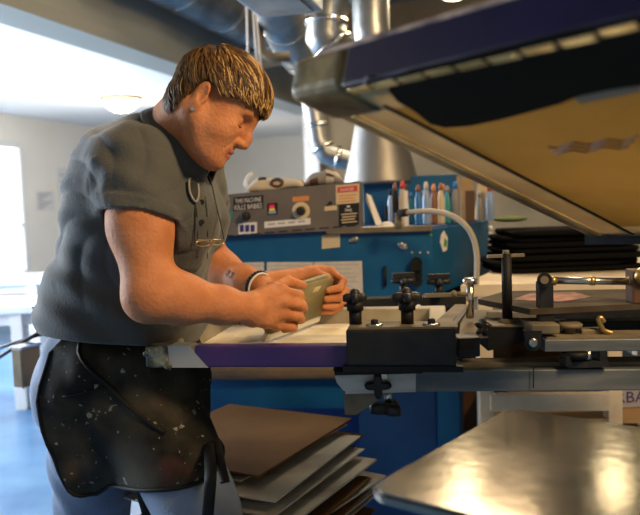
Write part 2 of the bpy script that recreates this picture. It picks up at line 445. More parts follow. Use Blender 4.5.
# shop lamps on the near ceiling (their mirror images fall on the platen)
for i, (x, y) in enumerate(((.93, 5.0), (1.98, 5.05))):
    b = Vector((x, y, 2.62))
    t = thing('shop_lamp', b, ['round lit shop lamp above the raised screen, left of the two', 'round lit shop lamp high at the right, beyond the raised screen'][i], 'lamp')
    MB().cyl(b+Vector((0,0,.19)), Vector((x,y,CN)), .012).build('stem', K['black'], t)
    MB().lathe(b+Vector((0,0,.02)), [(.17,0),(.16,.03),(.07,.1),(.03,.18)]).build('lamp_shade', K['galv'], t)
    MB().ball(b+Vector((0,0,.0)), .10, scale=(1,1,.6)).build('bulb', K['bulb'], t)

# notices on the left wall
def notice(px0, px1, py0, py1, label, lines, title=None):
    def onwall(u, v):
        d = right*(u-320)+upv*(257.5-v)+fwd*FPX; return CAM+d*((-6.045-N_.dot(CAM))/N_.dot(d))
    a = onwall(px0, py1); b = onwall(px1, py0); 
    d0, d1 = D_.dot(a), D_.dot(b); z0, z1 = a.z, b.z
    m = wbox(-6.05, -6.044, d0, d1, z0, z1)
    for k in range(lines):
        z = z1-(z1-z0)*(k+1)/(lines+1)
        wbox(-6.044, -6.042, d0+.05, d1-.07*(1+k%3), z-.007, z+.007, mi=1, m=m)
    o = m.build('wall_notice', ['paperwhite', 'printed']); tag(o, label, 'notice', 'notices on the left wall')
notice(36, 54, 191, 211, 'small pale printed notice on the cream wall nearest the window', 6)
notice(58, 90, 169, 190, 'wide white notice with dark heading high on the cream wall', 2)
notice(60, 90, 190, 213, 'white notice directly below the wide headed notice on wall', 4)

# work tables in the bright room
def far_table(px, pyl, Y, z, label, wx, wy, leg=.07):
    c = P(px, pyl, Y); c.z = 0
    t = thing('work_table', c, label, 'table', 'white tables in the far room')
    x0, x1, y0, y1 = c.x-wx, c.x, c.y, c.y+wy
    MB().box(((x0+x1)/2, (y0+y1)/2, z-.025), (wx, wy, .05), bev=.006).build('tabletop', K['whitegloss'], t)
    MB().box(((x0+x1)/2, (y0+y1)/2, z-.09), (wx-.12, wy-.12, .08)).build('apron_rail', K['white'], t)
    for lx in (x0+.1, x1-.18):
        for ly in (y0+.06, y1-.08):
            MB().box((lx, ly, (z-.05)/2), (leg, leg, z-.05), bev=.004).build('leg', K['white'], t)
far_table(42, 310, 4.75, .68, 'white worktable with thick legs behind the person, nearer of two', 1.7, .62, .075)
far_table(50, 280, 6.9, .66, 'white worktable standing under the bright window', 1.9, .8, .09)

# folding stand with a metal bin behind the person
b = P(24, 360, 2.55)
t = thing('metal_bin', Vector((b.x, b.y, b.z-.1)), 'tan brown metal bin hanging behind the person beside the jeans', 'bin')
a0 = PZ(0,0,0)
c = P(27, 366, 2.61)
MB().box(c, (.050, .085, .135), rotz(R(-25)), bev=.004).build('bin_body', mat('brown bin sheet metal', (.20,.15,.09), .45, .5, col2=(.28,.22,.14), scale=9), t)
MB().box(c+Vector((0,0,.072)), (.058, .092, .010), rotz(R(-25)), bev=.003).build('lid', K['chrome'], t)
MB().box(c+Vector((.0,-.045,0)), (.004, .004, .14), rotz(R(-25))).build('seam', K['dark'], t)
g = P(20, 360, 2.75)
t = thing('folding_stand', Vector((g.x, g.y, 0)), 'black tubular folding stand with crossed rods behind the person', 'stand')
MB().tube([P(-12, 364, 2.7), P(18, 345, 2.68), P(95, 300, 2.66)], .008).build('cross_rod', K['black'], t)
MB().tube([P(-14, 352, 2.74), P(30, 338, 2.74), P(62, 328, 2.74)], .006).build('cross_rod', K['black'], t)
p = P(72, 322, 2.72); MB().tube([p, Vector((p.x, p.y, 0))], .008).build('upright', K['black'], t)
p2 = P(92, 335, 2.7); MB().tube([p2, Vector((p2.x+.02, p2.y+.1, 0))], .008).build('upright', K['black'], t)

# rolling stool base behind the jeans
f = PZ(62, 492, 0.02); f = P(62, 486, 2.35)
sb = Vector((f.x+.16, f.y, 0))
t = thing('rolling_stool', sb, 'low rolling stool with chrome base peeking out behind the jeans', 'stool')
zt = .40
MB().cyl((sb.x, sb.y, .07), (sb.x, sb.y, zt), .02).build('column', K['chrome'], t)
MB().lathe((sb.x, sb.y, zt), [(.12,0),(.14,.01),(.14,.045),(.12,.055)]).build('seat', K['rubber'], t)
for k in range(5):
    a = R(183+72*k); e = Vector((sb.x+.19*math.cos(a), sb.y+.19*math.sin(a), .075))
    lg = MB().tube([(sb.x, sb.y, .10), e], [.014, .01]).build('base_arm', K['chrome'], t)
    MB().cyl(e+Vector((0,-.012,-.047)), e+Vector((0,.012,-.047)), .028, n=14).build('caster', K['rubber'], lg)

# ================================================================ ducts, pipes and cables on the near ceiling
def duct(name, pts, r, m, label, cat='duct', rings=0, par=None):
    mb = MB(); mb.tube(pts, r, n=24)
    o = mb.build(name, m); tag(o, label, cat)
    if rings:
        P0 = [Vector(p) for p in pts]
        for k in range(rings):
            t = (k+.5)/rings*(len(P0)-1); i = min(int(t), len(P0)-2); a = P0[i].lerp(P0[i+1], t-i); dr_ = (P0[i+1]-P0[i]).normalized()
            rr = r if not isinstance(r, list) else r[i]+(r[i+1]-r[i])*(t-i)
            MB().cyl(a-dr_*.012, a+dr_*.012, rr*1.025, n=24).build('joint_band', K['chrome'], o)
    return o
duct('flexible_duct', [P(110,-62,3.9), P(176,-24,4.6), P(240,12,5.3), P(300,40,6.0), P(340,58,6.6)], .20, K['foil'], 'wide foil wrapped duct running along the ceiling beside the grey beam', rings=6)
duct('round_duct', [P(256,-50,3.0), P(276,0,3.3), P(292,40,3.7), P(303,56,3.95)], .11, K['galv'], 'dark round duct hanging behind the wires above the head', rings=3)
duct('curved_duct', [P(388,-60,3.15), P(345,-20,3.2), P(327,8,3.2), P(326,36,3.2), P(340,56,3.2)], .09, K['galv'], 'bent shiny duct joining the tall hood pipe near the ceiling', rings=4)
duct('elbow_pipe', [P(305,60,4.0), P(314,110,4.0), P(319,140,4.0), P(326,154,4.0), P(350,160,4.0), P(372,164,4.0)], .058, K['galv'], 'thin galvanised pipe with an elbow turning right behind the control box', 'pipe', rings=5)
duct('small_elbow', [P(259,24,3.4), P(259,42,3.4), P(262,52,3.4), P(272,58,3.4), P(290,56,3.4)], .022, K['tanmetal'], 'small brass coloured pipe elbow beside the hanging wires', 'pipe')
for (u0, u1, l_) in ((246, 247, 'leftmost pale cable hanging from the ceiling above the hair'), (251, 257, 'slanting pale cable hanging between two others above the hair'), (253, 262, 'rightmost pale cable hanging above the hair')):
    tag(MB().tube([P(u0,-30,3.0), P((u0*2+u1)/3+.6,20,3.0), P(u1+2,96,3.0)], .0045).build('hanging_cable', K['whitegloss']), l_, 'cable', 'cables hanging from the ceiling')
q = P(278, -4, 2.45)
t = thing('light_fixture', q, 'shallow blue white box fixture at the top above the head', 'fixture')
MB().box(q, (.22, .3, .05), rotz(R(-15)), bev=.006).build('housing', mat('pale blue fixture paint', (.33,.40,.55), .4), t)
MB().box(q+Vector((.0,-.0,-.028)), (.17, .24, .01), rotz(R(-15))).build('lower_cover', K['galv'], t)
tag(MB().beam(P(235,64,5.2), P(305,54,5.2), .05, .10).build('ceiling_bracket', K['tanmetal']), 'dull green brown bracket bar behind the corner of the raised screen', 'bracket')
MBd = MB()

# tall exhaust hood above the dryer
hc = P(381, 184, 2.95); 
t = thing('exhaust_hood', Vector((hc.x, hc.y, hc.z)), 'conical metal exhaust hood rising from the blue dryer to the ceiling', 'hood')
zt = P(370, 120, 2.95).z; cx = P(371, 60, 2.95).x
MB().lathe((hc.x, hc.y, hc.z), [(.145,0),(.145,.012),(.118,.12),(.094,.24),(.075,.36),(.073,.40)], n=40).build('cone', K['hood'], t)
top = Vector((hc.x, hc.y, hc.z+.40))
MB().tube([top, Vector((cx+.005, hc.y, hc.z+.6)), Vector((cx, hc.y, CN))], .072, n=32).build('stack_pipe', K['galv'], t)
MB().cyl(top+Vector((0,0,-.01)), top+Vector((0,0,.02)), .078, n=32).build('collar_band', K['chrome'], t)

# ================================================================ conveyor dryer
A8 = R(7)                                   # front runs back a little towards the left
fx = Vector((math.cos(A8), -math.sin(A8), 0)); fy = Vector((math.sin(A8), math.cos(A8), 0))
FR = P(433, 262, 2.40); FR.z = 0            # foot of the front right corner
def Q(s, d, z): return Vector((FR.x, FR.y, 0)) - fx*s + fy*d + Vector((0, 0, z))
RQ = Matrix((fx, fy, Vector((0, 0, 1)))).transposed()
def qbox(s0, s1, d0, d1, z0, z1, mb=None, mi=0, bev=0):
    return (mb or MB()).box(Q((s0+s1)/2, (d0+d1)/2, (z0+z1)/2), (s1-s0, d1-d0, z1-z0), RQ, mi=mi, bev=bev)
ZT, ZB = P(433, 229, 2.40).z, P(433, 296, 2.40).z   # hood top and bottom
dry = thing('conveyor_dryer', Q(.5, .4, 0), 'large blue conveyor dryer with grey control box behind the printing press', 'dryer')
BE = Vector((FR.x+.33, FR.y+.66, 0))        # back end of the slanted right side
def side(s, z, off=0): return Vector((FR.x, FR.y, 0)).lerp(BE, s) + Vector((0, 0, z))
m = MB()
def prism(mb, foot, z0, z1, mi=0, bev=0):
    a = [Vector((p.x, p.y, z0)) for p in foot]; mb.poly(a, z1-z0, axis=(0,0,1), mi=mi); return mb
foot = [Q(.95, 0, 0), Q(0, 0, 0), BE, BE+Vector((-1.25, .10, 0))]
prism(m, foot, ZB, ZT).build('heater_hood', K['blue'], dry)
m = MB(); prism(m, [Q(.94, .02, 0), Q(.005, .02, 0), BE+Vector((-.03,.0,0)), BE+Vector((-1.24,.10,0))], ZT, ZT+.006).build('top_plate', K['bluedark'], dry)
qbox(0.0, .34, -.022, .012, ZT-.006, ZT+.012, bev=.002).build('ledge', K['tanmetal'], dry)
# tunnel interior, belt and lower body
m = MB(); prism(m, [Q(.93, .03, 0), Q(.03, .03, 0), BE+Vector((-.05,-.03,0)), BE+Vector((-1.2,.05,0))], .82, ZB).build('tunnel', K['dark'], dry)
zb = P(270, 372, 2.18).z
m = MB(); m.box(Q(.62, .02, zb-.02), (.82, .46, .05), RQ, bev=.018, seg=3).build('conveyor_belt', K['belt'], dry)
qbox(.21, 1.0, -.17, .26, zb-.14, zb-.05).build('belt_side', K['blue'], dry)
m = MB(); m.cyl(Q(.22,-.20,zb-.02), Q(.22,.22,zb-.02), .035).build('end_roller', K['steel'], dry)
x = P(455, 400, 2.34); s1 = FR.x-x.x
prism(MB(), [Q(.95,.28,0), Q(.25,.28,0), Q(.25,-.06,0), Q(-.06,-.06,0), Q(-.06,.30,0), BE+Vector((-.05,0,0)), BE+Vector((-1.2,.1,0))], .02, .82).build('lower_body', K['bluedark'], dry)
qbox(-.072, .0, -.075, -.055, .02, .82, bev=.004).build('corner_post', K['blue'], dry)
# control box: its face is tilted a little out of level as in the photograph
def face(u, v): return P(u, v, 2.38 + (433-u)*.00035)
cb = [face(185,238), face(360,229.5), face(359.5,181), face(185,199)]
nrm = (cb[1]-cb[0]).cross(cb[3]-cb[0]).normalized()      # towards the camera
if nrm.y > 0: nrm = -nrm
m = MB(); m.poly(cb, .24, axis=-nrm).build('control_box', K['greypanel'], dry)
box = dry.children[-1] if dry.children else None
cbox = [o for o in C.objects if o.name.startswith('control_box')][0]
ex = (cb[1]-cb[0]).normalized(); ey = (cb[3]-cb[0]); ey = (ey-ex*ey.dot(ex)).normalized(); RC = Matrix((ex, ey, nrm if ex.cross(ey).dot(nrm) > 0 else -nrm)).transposed()
def fp(u, v, off=0):        # point on the panel plane
    d = right*(u-320)+upv*(257.5-v)+fwd*FPX
    return CAM + d*((cb[0]-CAM).dot(nrm)/d.dot(nrm)) + nrm*off
def plate(u0, v0, u1, v1, mtl, name='label_plate', th=.002, off=0, par=None, slope=-.085):
    us = u1-u0
    pts = [fp(u0, v1, off), fp(u1, v1+slope*us, off), fp(u1, v0+slope*us, off), fp(u0, v0, off)]
    m = MB(); m.poly(pts, th, axis=nrm); return m.build(name, mtl, par or dry)
def lettering(txt, u, v, hpx, wpx, mtl, par, off=.0032, slope=-.085):
    o = fp(u, v, off); e = fp(u+wpx, v+slope*wpx, off); s = (fp(u, v-hpx, off)-o).length
    return MB().text(txt, o, e-o, ey, s/.70, width=(e-o).length).build('lettering', mtl, par)
pl = plate(233.5, 197.5, 263.5, 211, K['dark'])
lettering('THIS MACHINE', 235.5, 203.6, 4.6, 26, K['paperwhite'], pl); lettering('KILLS BABIES', 235, 210.2, 5, 27.5, K['paperwhite'], pl)
pl = plate(238.5, 223.5, 257, 234.5, K['paperwhite'], 'sticker')
for k in range(3): plate(240+k*5.4, 225, 244+k*5.4, 232, K['violet'], 'printed_mark', .001, .002, pl)
plate(225, 212.5, 231, 222, K['green'], 'badge')
MB().cyl(fp(227.5,215,.001), fp(227.5,215,.006), .018).build('green_dial', K['teal'], dry)
MB().cyl(fp(227.5,215,.006), fp(227.5,215,.008), .011).build('dial_centre', K['green'], dry)
MB().lathe(fp(246,216.5), [(.0155,0),(.014,.012),(.012,.026),(.009,.028)], axis=nrm).build('knob', K['black'], dry)
pl = plate(267.5, 203.5, 277.5, 215, K['dark'], 'switch_plate')
plate(269.5, 205, 274.5, 208.5, K['pink'], 'indicator', .003, .002, pl); plate(269.5, 208.5, 275, 211, K['yellow'], 'indicator', .003, .002, pl)
plate(268.8, 211.2, 276, 214, K['lightblue'], 'indicator', .003, .002, pl)
plate(266, 200.2, 279, 201.6, K['brownink'], 'small_label')
pl = plate(264.5, 221.8, 310.5, 228.2, K['paperwhite'], 'long_label')
for k in range(4): plate(268+k*10, 223.8-.85*k, 275+k*10, 225-.85*k, K['printed'], 'printed_mark', .0008, .002, pl)
plate(292.5, 197, 309, 202, K['orange'], 'orange_label')
MB().lathe(fp(301,211), [(.029,0),(.029,.002),(.026,.003)], axis=nrm, n=32).build('dial_scale', K['tape'], dry)
MB().lathe(fp(301,211,.003), [(.0155,0),(.0145,.012),(.012,.024),(.009,.025)], axis=nrm).build('knob', K['black'], dry)
plate(324.5, 206.5, 337, 211, K['tape'], 'small_label'); MB().lathe(fp(330.5,203,.0), [(.006,0),(.005,.012)], axis=nrm, n=12).build('toggle', K['black'], dry)
pl = plate(336, 185.5, 359.3, 204.5, K['tape'], 'warning_label'); plate(337.5, 187, 357.5, 193, K['red'], 'red_band', .001, .002, pl)
lettering('DANGER', 340.5, 191.6, 3.3, 13.5, K['paperwhite'], pl)
for k in range(3): plate(338.5, 195.5+k*2.9, 356.5-(k%2)*2, 196.7+k*2.9, K['orange'], 'printed_mark', .0008, .002, pl)
pl = plate(339, 204.8, 359, 226, K['dark'], 'skull_label')
MB().ball(fp(348.5,206.6,.003), .0065, scale=(1,1,.5)).build('skull_mark', K['paperwhite'], pl)
MB().beam(fp(345,211.5,.003), fp(352,208.8,.003), .002, .002).build('bone_mark', K['paperwhite'], pl)
MB().beam(fp(345,208.8,.003), fp(352,211.5,.003), .002, .002).build('bone_mark', K['paperwhite'], pl)
for k in range(4): plate(341+(k%2), 214+k*2.7, 357-(k%3), 215.1+k*2.7, K['tape'], 'printed_mark', .0008, .002, pl)
for k in range(10): plate(224+k*13.6, 235.7-k*1.12, 233.5+k*13.6, 236.9-k*1.12, K['dark'], 'slot', .0015)
# stickers, foil patches and openings on the blue front
def qp(u, v, off=0):
    d = right*(u-320)+upv*(257.5-v)+fwd*FPX; n = -fy
    return CAM + d*((Q(0,0,0)-CAM).dot(n)/d.dot(n)) + n*off
def qplate(pts, mtl, name, th=.002, off=0, par=dry):
    m = MB(); m.poly([qp(u, v, off) for u, v in pts], th, axis=-fy); return m.build(name, mtl, par)
qplate([(322,249),(340,247),(340,234),(322,235.5)], K['tape'], 'masking_tape_patch', .003, .0)
for (u, v) in ((355,240.5),(403.5,246)):
    m = MB()
    for k in range(5): m.ball(qp(u+random.uniform(-3,3), v+random.uniform(-2,2), .004), .011, scale=(1.1,.5,.8), n=8)
    m.build('foil_patch', K['foil'], dry)
m = MB()
for (u, v) in ((385,270),(385,277)): pass
m.tube([qp(385,266,.01), qp(385.5,286,.01)], .005); m.build('black_rod', K['rubber'], dry)
m = MB()
for k in range(4): m.cyl(qp(416.5, 262.5+k*6, .0), qp(416.5, 262.5+k*6, .03), .018)
m.build('hinge_stack', K['rubber'], dry)
for k in range(3): MB().cyl(qp(412+k*8, 252.5), qp(412+k*8, 252.5, .004), .0035, n=8).build('screw', K['tape'], dry)
MB().cyl(qp(431, 235), qp(431, 235, .004), .004, n=8).build('screw', K['green'], dry)
sd = (BE-Vector((FR.x, FR.y, 0))).normalized(); sn = Vector((sd.y, -sd.x, 0))
def sp(u, v, off=0):
    d = right*(u-320)+upv*(257.5-v)+fwd*FPX
    return CAM + d*((Vector((FR.x,FR.y,0))-CAM).dot(sn)/d.dot(sn)) + sn*off
m = MB(); m.poly([sp(443.5,231), sp(447,238), sp(446,250), sp(442.5,252), sp(440,243), sp(441,235)], .003, axis=sn); stk = m.build('white_sticker', K['paperwhite'], dry)
m = MB(); m.poly([sp(443.5,238,.003), sp(446,241,.003), sp(445,247,.003), sp(442.8,246,.003)], .001, axis=sn); m.build('green_mark', K['green'], stk)
m = MB()
for k in range(4): m.ball(sp(488, 228+k*6, .01), .01, n=8)
m.build('white_clip', K['paperwhite'], dry)

# taped notices hanging on the front of the dryer
def hung(pts, label, off, rows):
    m = MB(); m.poly([qp(u, v, off) for u, v in pts], .0015, axis=-fy)
    (x0, y1), (x1, _), (_, y0) = pts[0], pts[1], pts[2]
    for k in range(rows):
        y = y0+3+(y1-y0-5)*k/rows; xe = x1-4-(k*7 % 9)
        m.poly([qp(x0+4, y+.9, off+.0017), qp(xe, y+.9, off+.0017), qp(xe, y, off+.0017), qp(x0+4, y, off+.0017)], .0004, axis=-fy, mi=1)
    tag(m.build('taped_notice', [K['paper'], mat('faint grey print', (.42,.40,.38), .8)]), label, 'notice', 'paper notices taped to the dryer')
hung([(222,293),(265,293),(264,262),(222,263)], 'paper notice on the blue dryer front just above the forearms', .001, 6)
hung([(267,294),(313,294),(313,262),(267,262)], 'middle paper notice on the dryer, above the gripping hands', .001, 7)
hung([(314,296),(363,295),(362,261),(314,262)], 'right-hand paper notice on the dryer beside the black rod', .001, 7)

# ---------------------------------------------------------------- things on top of the dryer
topz = ZT+.007
def cbtop(u, back=.05):  # point on the control box roof
    a = cb[3].lerp(cb[2], (u-185)/174.5); return a - nrm*back + Vector((0,0,.001))
def rag(us, h, label, mats, seed):
    rnd = random.Random(seed); m = MB(); n = len(us)
    rings = []
    for i, u in enumerate(us):
        c = cbtop(u, .075); hh = h[i]; rr = []
        for k in range(12):
            a = math.pi*2*k/12; rad = .045*(1+.25*rnd.uniform(-1,1))
            z = (hh*(.55+.5*math.sin(a)) if math.sin(a) > -.3 else 0)*(1+.12*rnd.uniform(-1,1))
            rr.append(m.bm.verts.new(c - nrm*(rad*math.cos(a)) + Vector((0,0,max(0.002, z)))))
        rings.append(rr)
    for a, b in zip(rings, rings[1:]):
        for k in range(12):
            f = m.bm.faces.new((a[k], a[(k+1)%12], b[(k+1)%12], b[k])); f.smooth = True; f.material_index = rnd.choice([0,0,0,1,2])
    for r_ in (rings[0][::-1], rings[-1]): m.bm.faces.new(r_)
    bmesh.ops.recalc_face_normals(m.bm, faces=m.bm.faces[:])
    bmesh.ops.subdivide_edges(m.bm, edges=m.bm.edges[:], cuts=1, use_grid_fill=True, smooth=.6)
    for f in m.bm.faces: f.smooth = True
    return tag(m.build('rag', mats), label, 'rag', 'rags on the control box')
rag([247,252,258,266,274,284,296,303], [.018,.036,.043,.04,.036,.032,.03,.012], 'bunched cream and black patterned rag at the left of the control box', [K['rag'], K['dark'], K['rag']], 3)
m = MB(); rp = cbtop(277, .03)+Vector((0,0,.022)); m.tube([rp + ex*.018*math.cos(a)+Vector((0,0,.012*math.sin(a))) for a in [k*math.pi/8 for k in range(16)]], .005, closed=True, n=8)
tag(m.build('ribbon_ring', K['brownwood']), 'small brown ring lying on the cream patterned rag', 'ring')
rag([304,310,318,326,334,341], [.01,.036,.045,.05,.04,.012], 'dark grey brown mixed rag at the right of the control box', [K['greyc'], K['brownwood'], K['rag']], 8)
m = MB(); a = [P(244,186,2.44), P(247.5,176,2.44), P(252,171,2.44)]
tag(m.tube([cbtop(246,.05)+Vector((0,0,.012)), cbtop(243.5,.05)+Vector((0,0,.03)), cbtop(246,.05)+Vector((0,0,.052)), cbtop(251,.05)+Vector((0,0,.062))], .006).build('curled_paper', K['paperwhite']), 'curled white paper strip beside the patterned rag', 'paper')

# white plastic ink scraper leaning on the ledge
t0 = P(381, 229, 2.42)
sc_ = thing('ink_scraper', Vector((t0.x, t0.y, topz+.004)), 'white plastic ink scraper leaning up on the dryer ledge', 'scraper')
m = MB(); m.poly([P(371.5,195.5,2.47), P(366.5,193.5,2.47), P(366,200,2.47), P(376,225,2.435), P(383,226,2.435), P(372,198,2.47)][::-1], .012, axis=(0,1,0)); m.build('handle', K['paperwhite'], sc_)
m = MB(); m.ball(P(387,226.5,2.43), .022, scale=(1.1,.7,.75)); m.box(P(377,229,2.42)+Vector((0,.0,.004)), (.10,.026,.010), RQ, bev=.004); m.build('head', K['paperwhite'], sc_)

# bottles and tools standing on the dryer
def bottle(u, Y, h, r, body, cap, label, kind='ink_bottle', cat='bottle', slim=.6):
    b = P(u, 226, Y); b.z = topz
    t = thing(kind, b, label, cat, 'bottles and tools on the dryer')
    MB().lathe(b, [(r*.92,0),(r,.004),(r,h*.62),(r*slim,h*.78),(r*slim*.9,h*.82)], n=18).build('bottle_body', body, t)
    MB().lathe(b+Vector((0,0,h*.82)), [(r*slim,0),(r*slim,h*.1),(r*slim*.5,h*.18)], n=14).build('cap', cap, t)
    return t
hB = .150
bl = [(396,2.62,.150,.012,'dark','brownink','slim black bottle, brown cap, leftmost in the row on the dryer'),
      (403.5,2.60,.155,.014,'rag','red','dusty bottle with red cap, second in the row on the dryer'),
      (419,2.62,.140,.013,'cyan','brownink','blue bottle with brown cap right of the white stick'),
      (427,2.64,.150,.014,'lightblue','rag','light blue bottle with white cap in the row on the dryer'),
      (434.5,2.66,.142,.013,'brownink','orange','brown bottle with orange cap in the row on the dryer'),
      (441.5,2.68,.145,.013,'tape','brownink','tan bottle with brown cap beside the teal bottle'),
      (448,2.70,.135,.012,'teal','greyc','teal bottle with grey cap behind the arched hose'),
      (456,2.74,.150,.016,'greyc','cyan','grey bottle with bright blue cap in front of the cardboard'),
      (490.5,2.86,.135,.017,'lightblue','red','pale blue bottle with red cap at the right end of the dryer'),
      (480,2.84,.110,.013,'greyc','greyc','short dark grey bottle in front of the cream card')]
for (u,Y,h,r,b_,c_,lb) in bl: bottle(u,Y,h,r,K[b_],K[c_],lb)
def stick(u, Y, wd, h, mtl, label, cat, name, lean=0, th=.006):
    b = P(u, 226, Y); b.z = topz
    m = MB(); m.box(b+Vector((lean*h/2,0,h/2)), (wd, th, h), Matrix.Rotation(math.atan(lean),3,'Y'), bev=.001)
    return tag(m.build(name, mtl), label, cat)
tag(MB().box((P(413,205,2.80).x, 2.86, topz+.09), (.36,.015,.178), RQ, bev=.002).build('tool_board', K['blue']), 'upright blue tool board behind the crowded bottle row on the dryer', 'board')
cols = ['brownink','dark','cyan','lightblue','tape','greyc','red','orange','teal','brownwood']
nth = ['leftmost','second','third','fourth','fifth','sixth','seventh','eighth','ninth','tenth','eleventh','rightmost']
for k in range(12):
    rnd = random.Random(90+k); u = 391+k*5.3
    b_ = cols[rnd.randrange(10)]; c_ = cols[rnd.randrange(10)]
    bottle(u+rnd.uniform(-.8,.8), 2.74+.02*(k%2)+.001*k, rnd.uniform(.10,.155), rnd.uniform(.009,.0125), K[b_], K[c_], 'small paint bottle, %s from the left in the back row on the dryer' % nth[k] if 0 < k < 11 else 'small paint bottle, %s of the back row on the dryer' % nth[k])
stick(406.5, 2.52, .014, .12, K['paperwhite'], 'upright white stick between the ink bottles', 'stick', 'stirring_stick')
stick(387, 2.60, .012, .07, K['dark'], 'short black marker standing near the white scraper', 'marker', 'marker_pen')
stick(457, 2.83, .012, .17, K['wood'], 'narrow wooden slat standing left of the cardboard pieces', 'slat', 'narrow_board', .05)
stick(467, 2.90, .045, .165, K['wood'], 'upright tan cardboard piece behind the bottles', 'cardboard', 'cardboard_piece', .03)
stick(470, 2.80, .032, .115, K['brownwood'], 'dark brown block standing before the tan cardboard', 'block', 'wooden_block', .02, .02)
stick(481, 2.92, .05, .15, K['tape'], 'cream card leaning at the right end of the dryer', 'card', 'card_piece', .12)
# grey panel and wooden board behind
tag(MB().box((P(444,190,3.05)), (.26,.02,.13), RQ).build('grey_panel', K['greyc']), 'grey panel standing behind the bottle row', 'panel')
pb = P(430,170,7.0)
# arched hose
hp = [P(398,227,2.30), P(398,216,2.30), P(402,213.5,2.28), P(415,211.5,2.26), P(435,211,2.24), P(452,215,2.22), P(465,224,2.2), P(473,236,2.2), P(477,252,2.2), P(477,272,2.2), P(476,284,2.2)]
# smooth the hose
def smooth_pts(pts, it=2):
    for _ in range(it):
        o = [pts[0]]
        for a, b in zip(pts, pts[1:]): o += [a.lerp(b, .25), a.lerp(b, .75)]
        pts = o+[pts[-1]]
    return pts
hose = tag(MB().tube(smooth_pts(hp), .0085).build('arched_hose', mat('grey hose rubber', (.36,.32,.25), .5)), 'grey beige hose arching from the dryer top down to the bench', 'hose')
MB().cyl(P(398,229,2.30), P(398,213,2.30), .011).build('hose_fitting', K['tanmetal'], hose)
MB().cyl(P(399,213.5,2.29), P(407,212.5,2.27), .012).build('hose_clamp', K['dark'], hose)

# ================================================================ white bench on the right with shelf things
BZ = P(500, 284, 2.2).z
BL0 = P(433, 289, 2.18); BL1 = P(492, 262, 3.0); 
bench = thing('work_bench', Vector((1.2, 2.6, 0)), 'worn white painted bench on square posts behind the press', 'bench')
p0 = Vector((BL0.x, BL0.y, BZ)); dv = Vector((BE.x+.04, BE.y, BZ))
m = MB(); m.poly([Vector((FR.x+.05,2.2,BZ-.035)), Vector((1.75,2.08,BZ-.035)), Vector((2.0,3.02,BZ-.035)), Vector((BE.x+.12,BE.y+.0,BZ-.035))], .035, axis=(0,0,1)); m.build('bench_top', K['benchwhite'], bench)
m = MB(); m.beam((FR.x+.08,2.215,BZ-.06), (1.75,2.10,BZ-.06), .02, .05).build('bench_rail', K['greyc'], bench)
def post(u, v, Y): 
    q = P(u, v, Y); return MB().box((q.x, q.y, (BZ-.035)/2), (.042,.045,BZ-.035), bev=.002).build('post', K['benchwhite'], bench)
post(485, 380, 2.22); post(612.5, 380, 2.2); post(700, 380, 2.2); post(500, 330, 2.9); post(640, 330, 2.9)
a = P(490, 402, 2.2); b = P(608, 401, 2.18); b2 = P(700,400,2.15); MB().beam(a, b, .03, .05).build('cross_rail', K['benchwhite'], bench)
zs = .585
m = MB(); m.poly([Vector((a.x-.03,a.y+.02,zs)), Vector((b2.x,b2.y+.02,zs)), Vector((b2.x,b2.y+.7,zs)), Vector((a.x+.1,a.y+.7,zs))], .015, axis=(0,0,1)); m.build('shelf', K['wood'], bench)
# stacked cartons on the shelf
def carton(c, size, rot, label, mtl, txt=None, tm=None, tz=-.022):
    t = thing('carton', Vector(c), label, 'box', 'cartons on the bench shelf')
    Rz = rotz(rot); cc = Vector(c)+Vector((0,0,size[2]/2))
    MB().box(cc, size, Rz, bev=.003).build('carton_body', mtl, t)
    MB().box(cc+Vector((0,0,size[2]/2)), (size[0]*.98, .05, .002), Rz).build('tape_strip', K['tape'], t)
    if txt:
        o = cc + Rz @ Vector((-size[0]*.42, -size[1]/2-.001, tz)); MB().text(txt, o, Rz@Vector((1,0,0)), (0,0,1), .05, width=size[0]*.84).build('lettering', tm, t)
    return t
sh = zs+.016
carton((P(548,380,2.34).x, 2.49, sh), (.26,.30,.118), 0, 'flat tan carton with white lettering on the bench shelf', K['card'], 'SMALL', K['paperwhite'], tz=-.0)
carton((P(603,380,2.28).x+.085, 2.44, sh), (.20,.3,.125), R(2), 'white carton with dark blue lettering BAN at the right edge', mat('grey lavender carton', (.34,.33,.40), .7), 'URBAN', K['violet'], tz=-.045)
carton((.82, 2.86, sh), (.44,.22,.36), R(3), 'large tan carton at the back of the bench shelf behind the flat ones', K['card'])
# cartons on the floor below
t = carton((.565, 2.55, 0), (.15,.12,.80), R(-25), 'tall dark brown carton standing between dryer and bench', K['brownwood'])
c1 = carton((P(565,420,2.75).x, 2.78, 0), (.46,.4,.30), R(6), 'dark brown carton on the floor under the bench', K['brownwood'])
c2 = carton((P(566,420,2.75).x, 2.78, .302), (.42,.38,.26), R(-4), 'tan carton with black scrawl stacked under the bench shelf', K['card'], 'XXL', K['dark'])

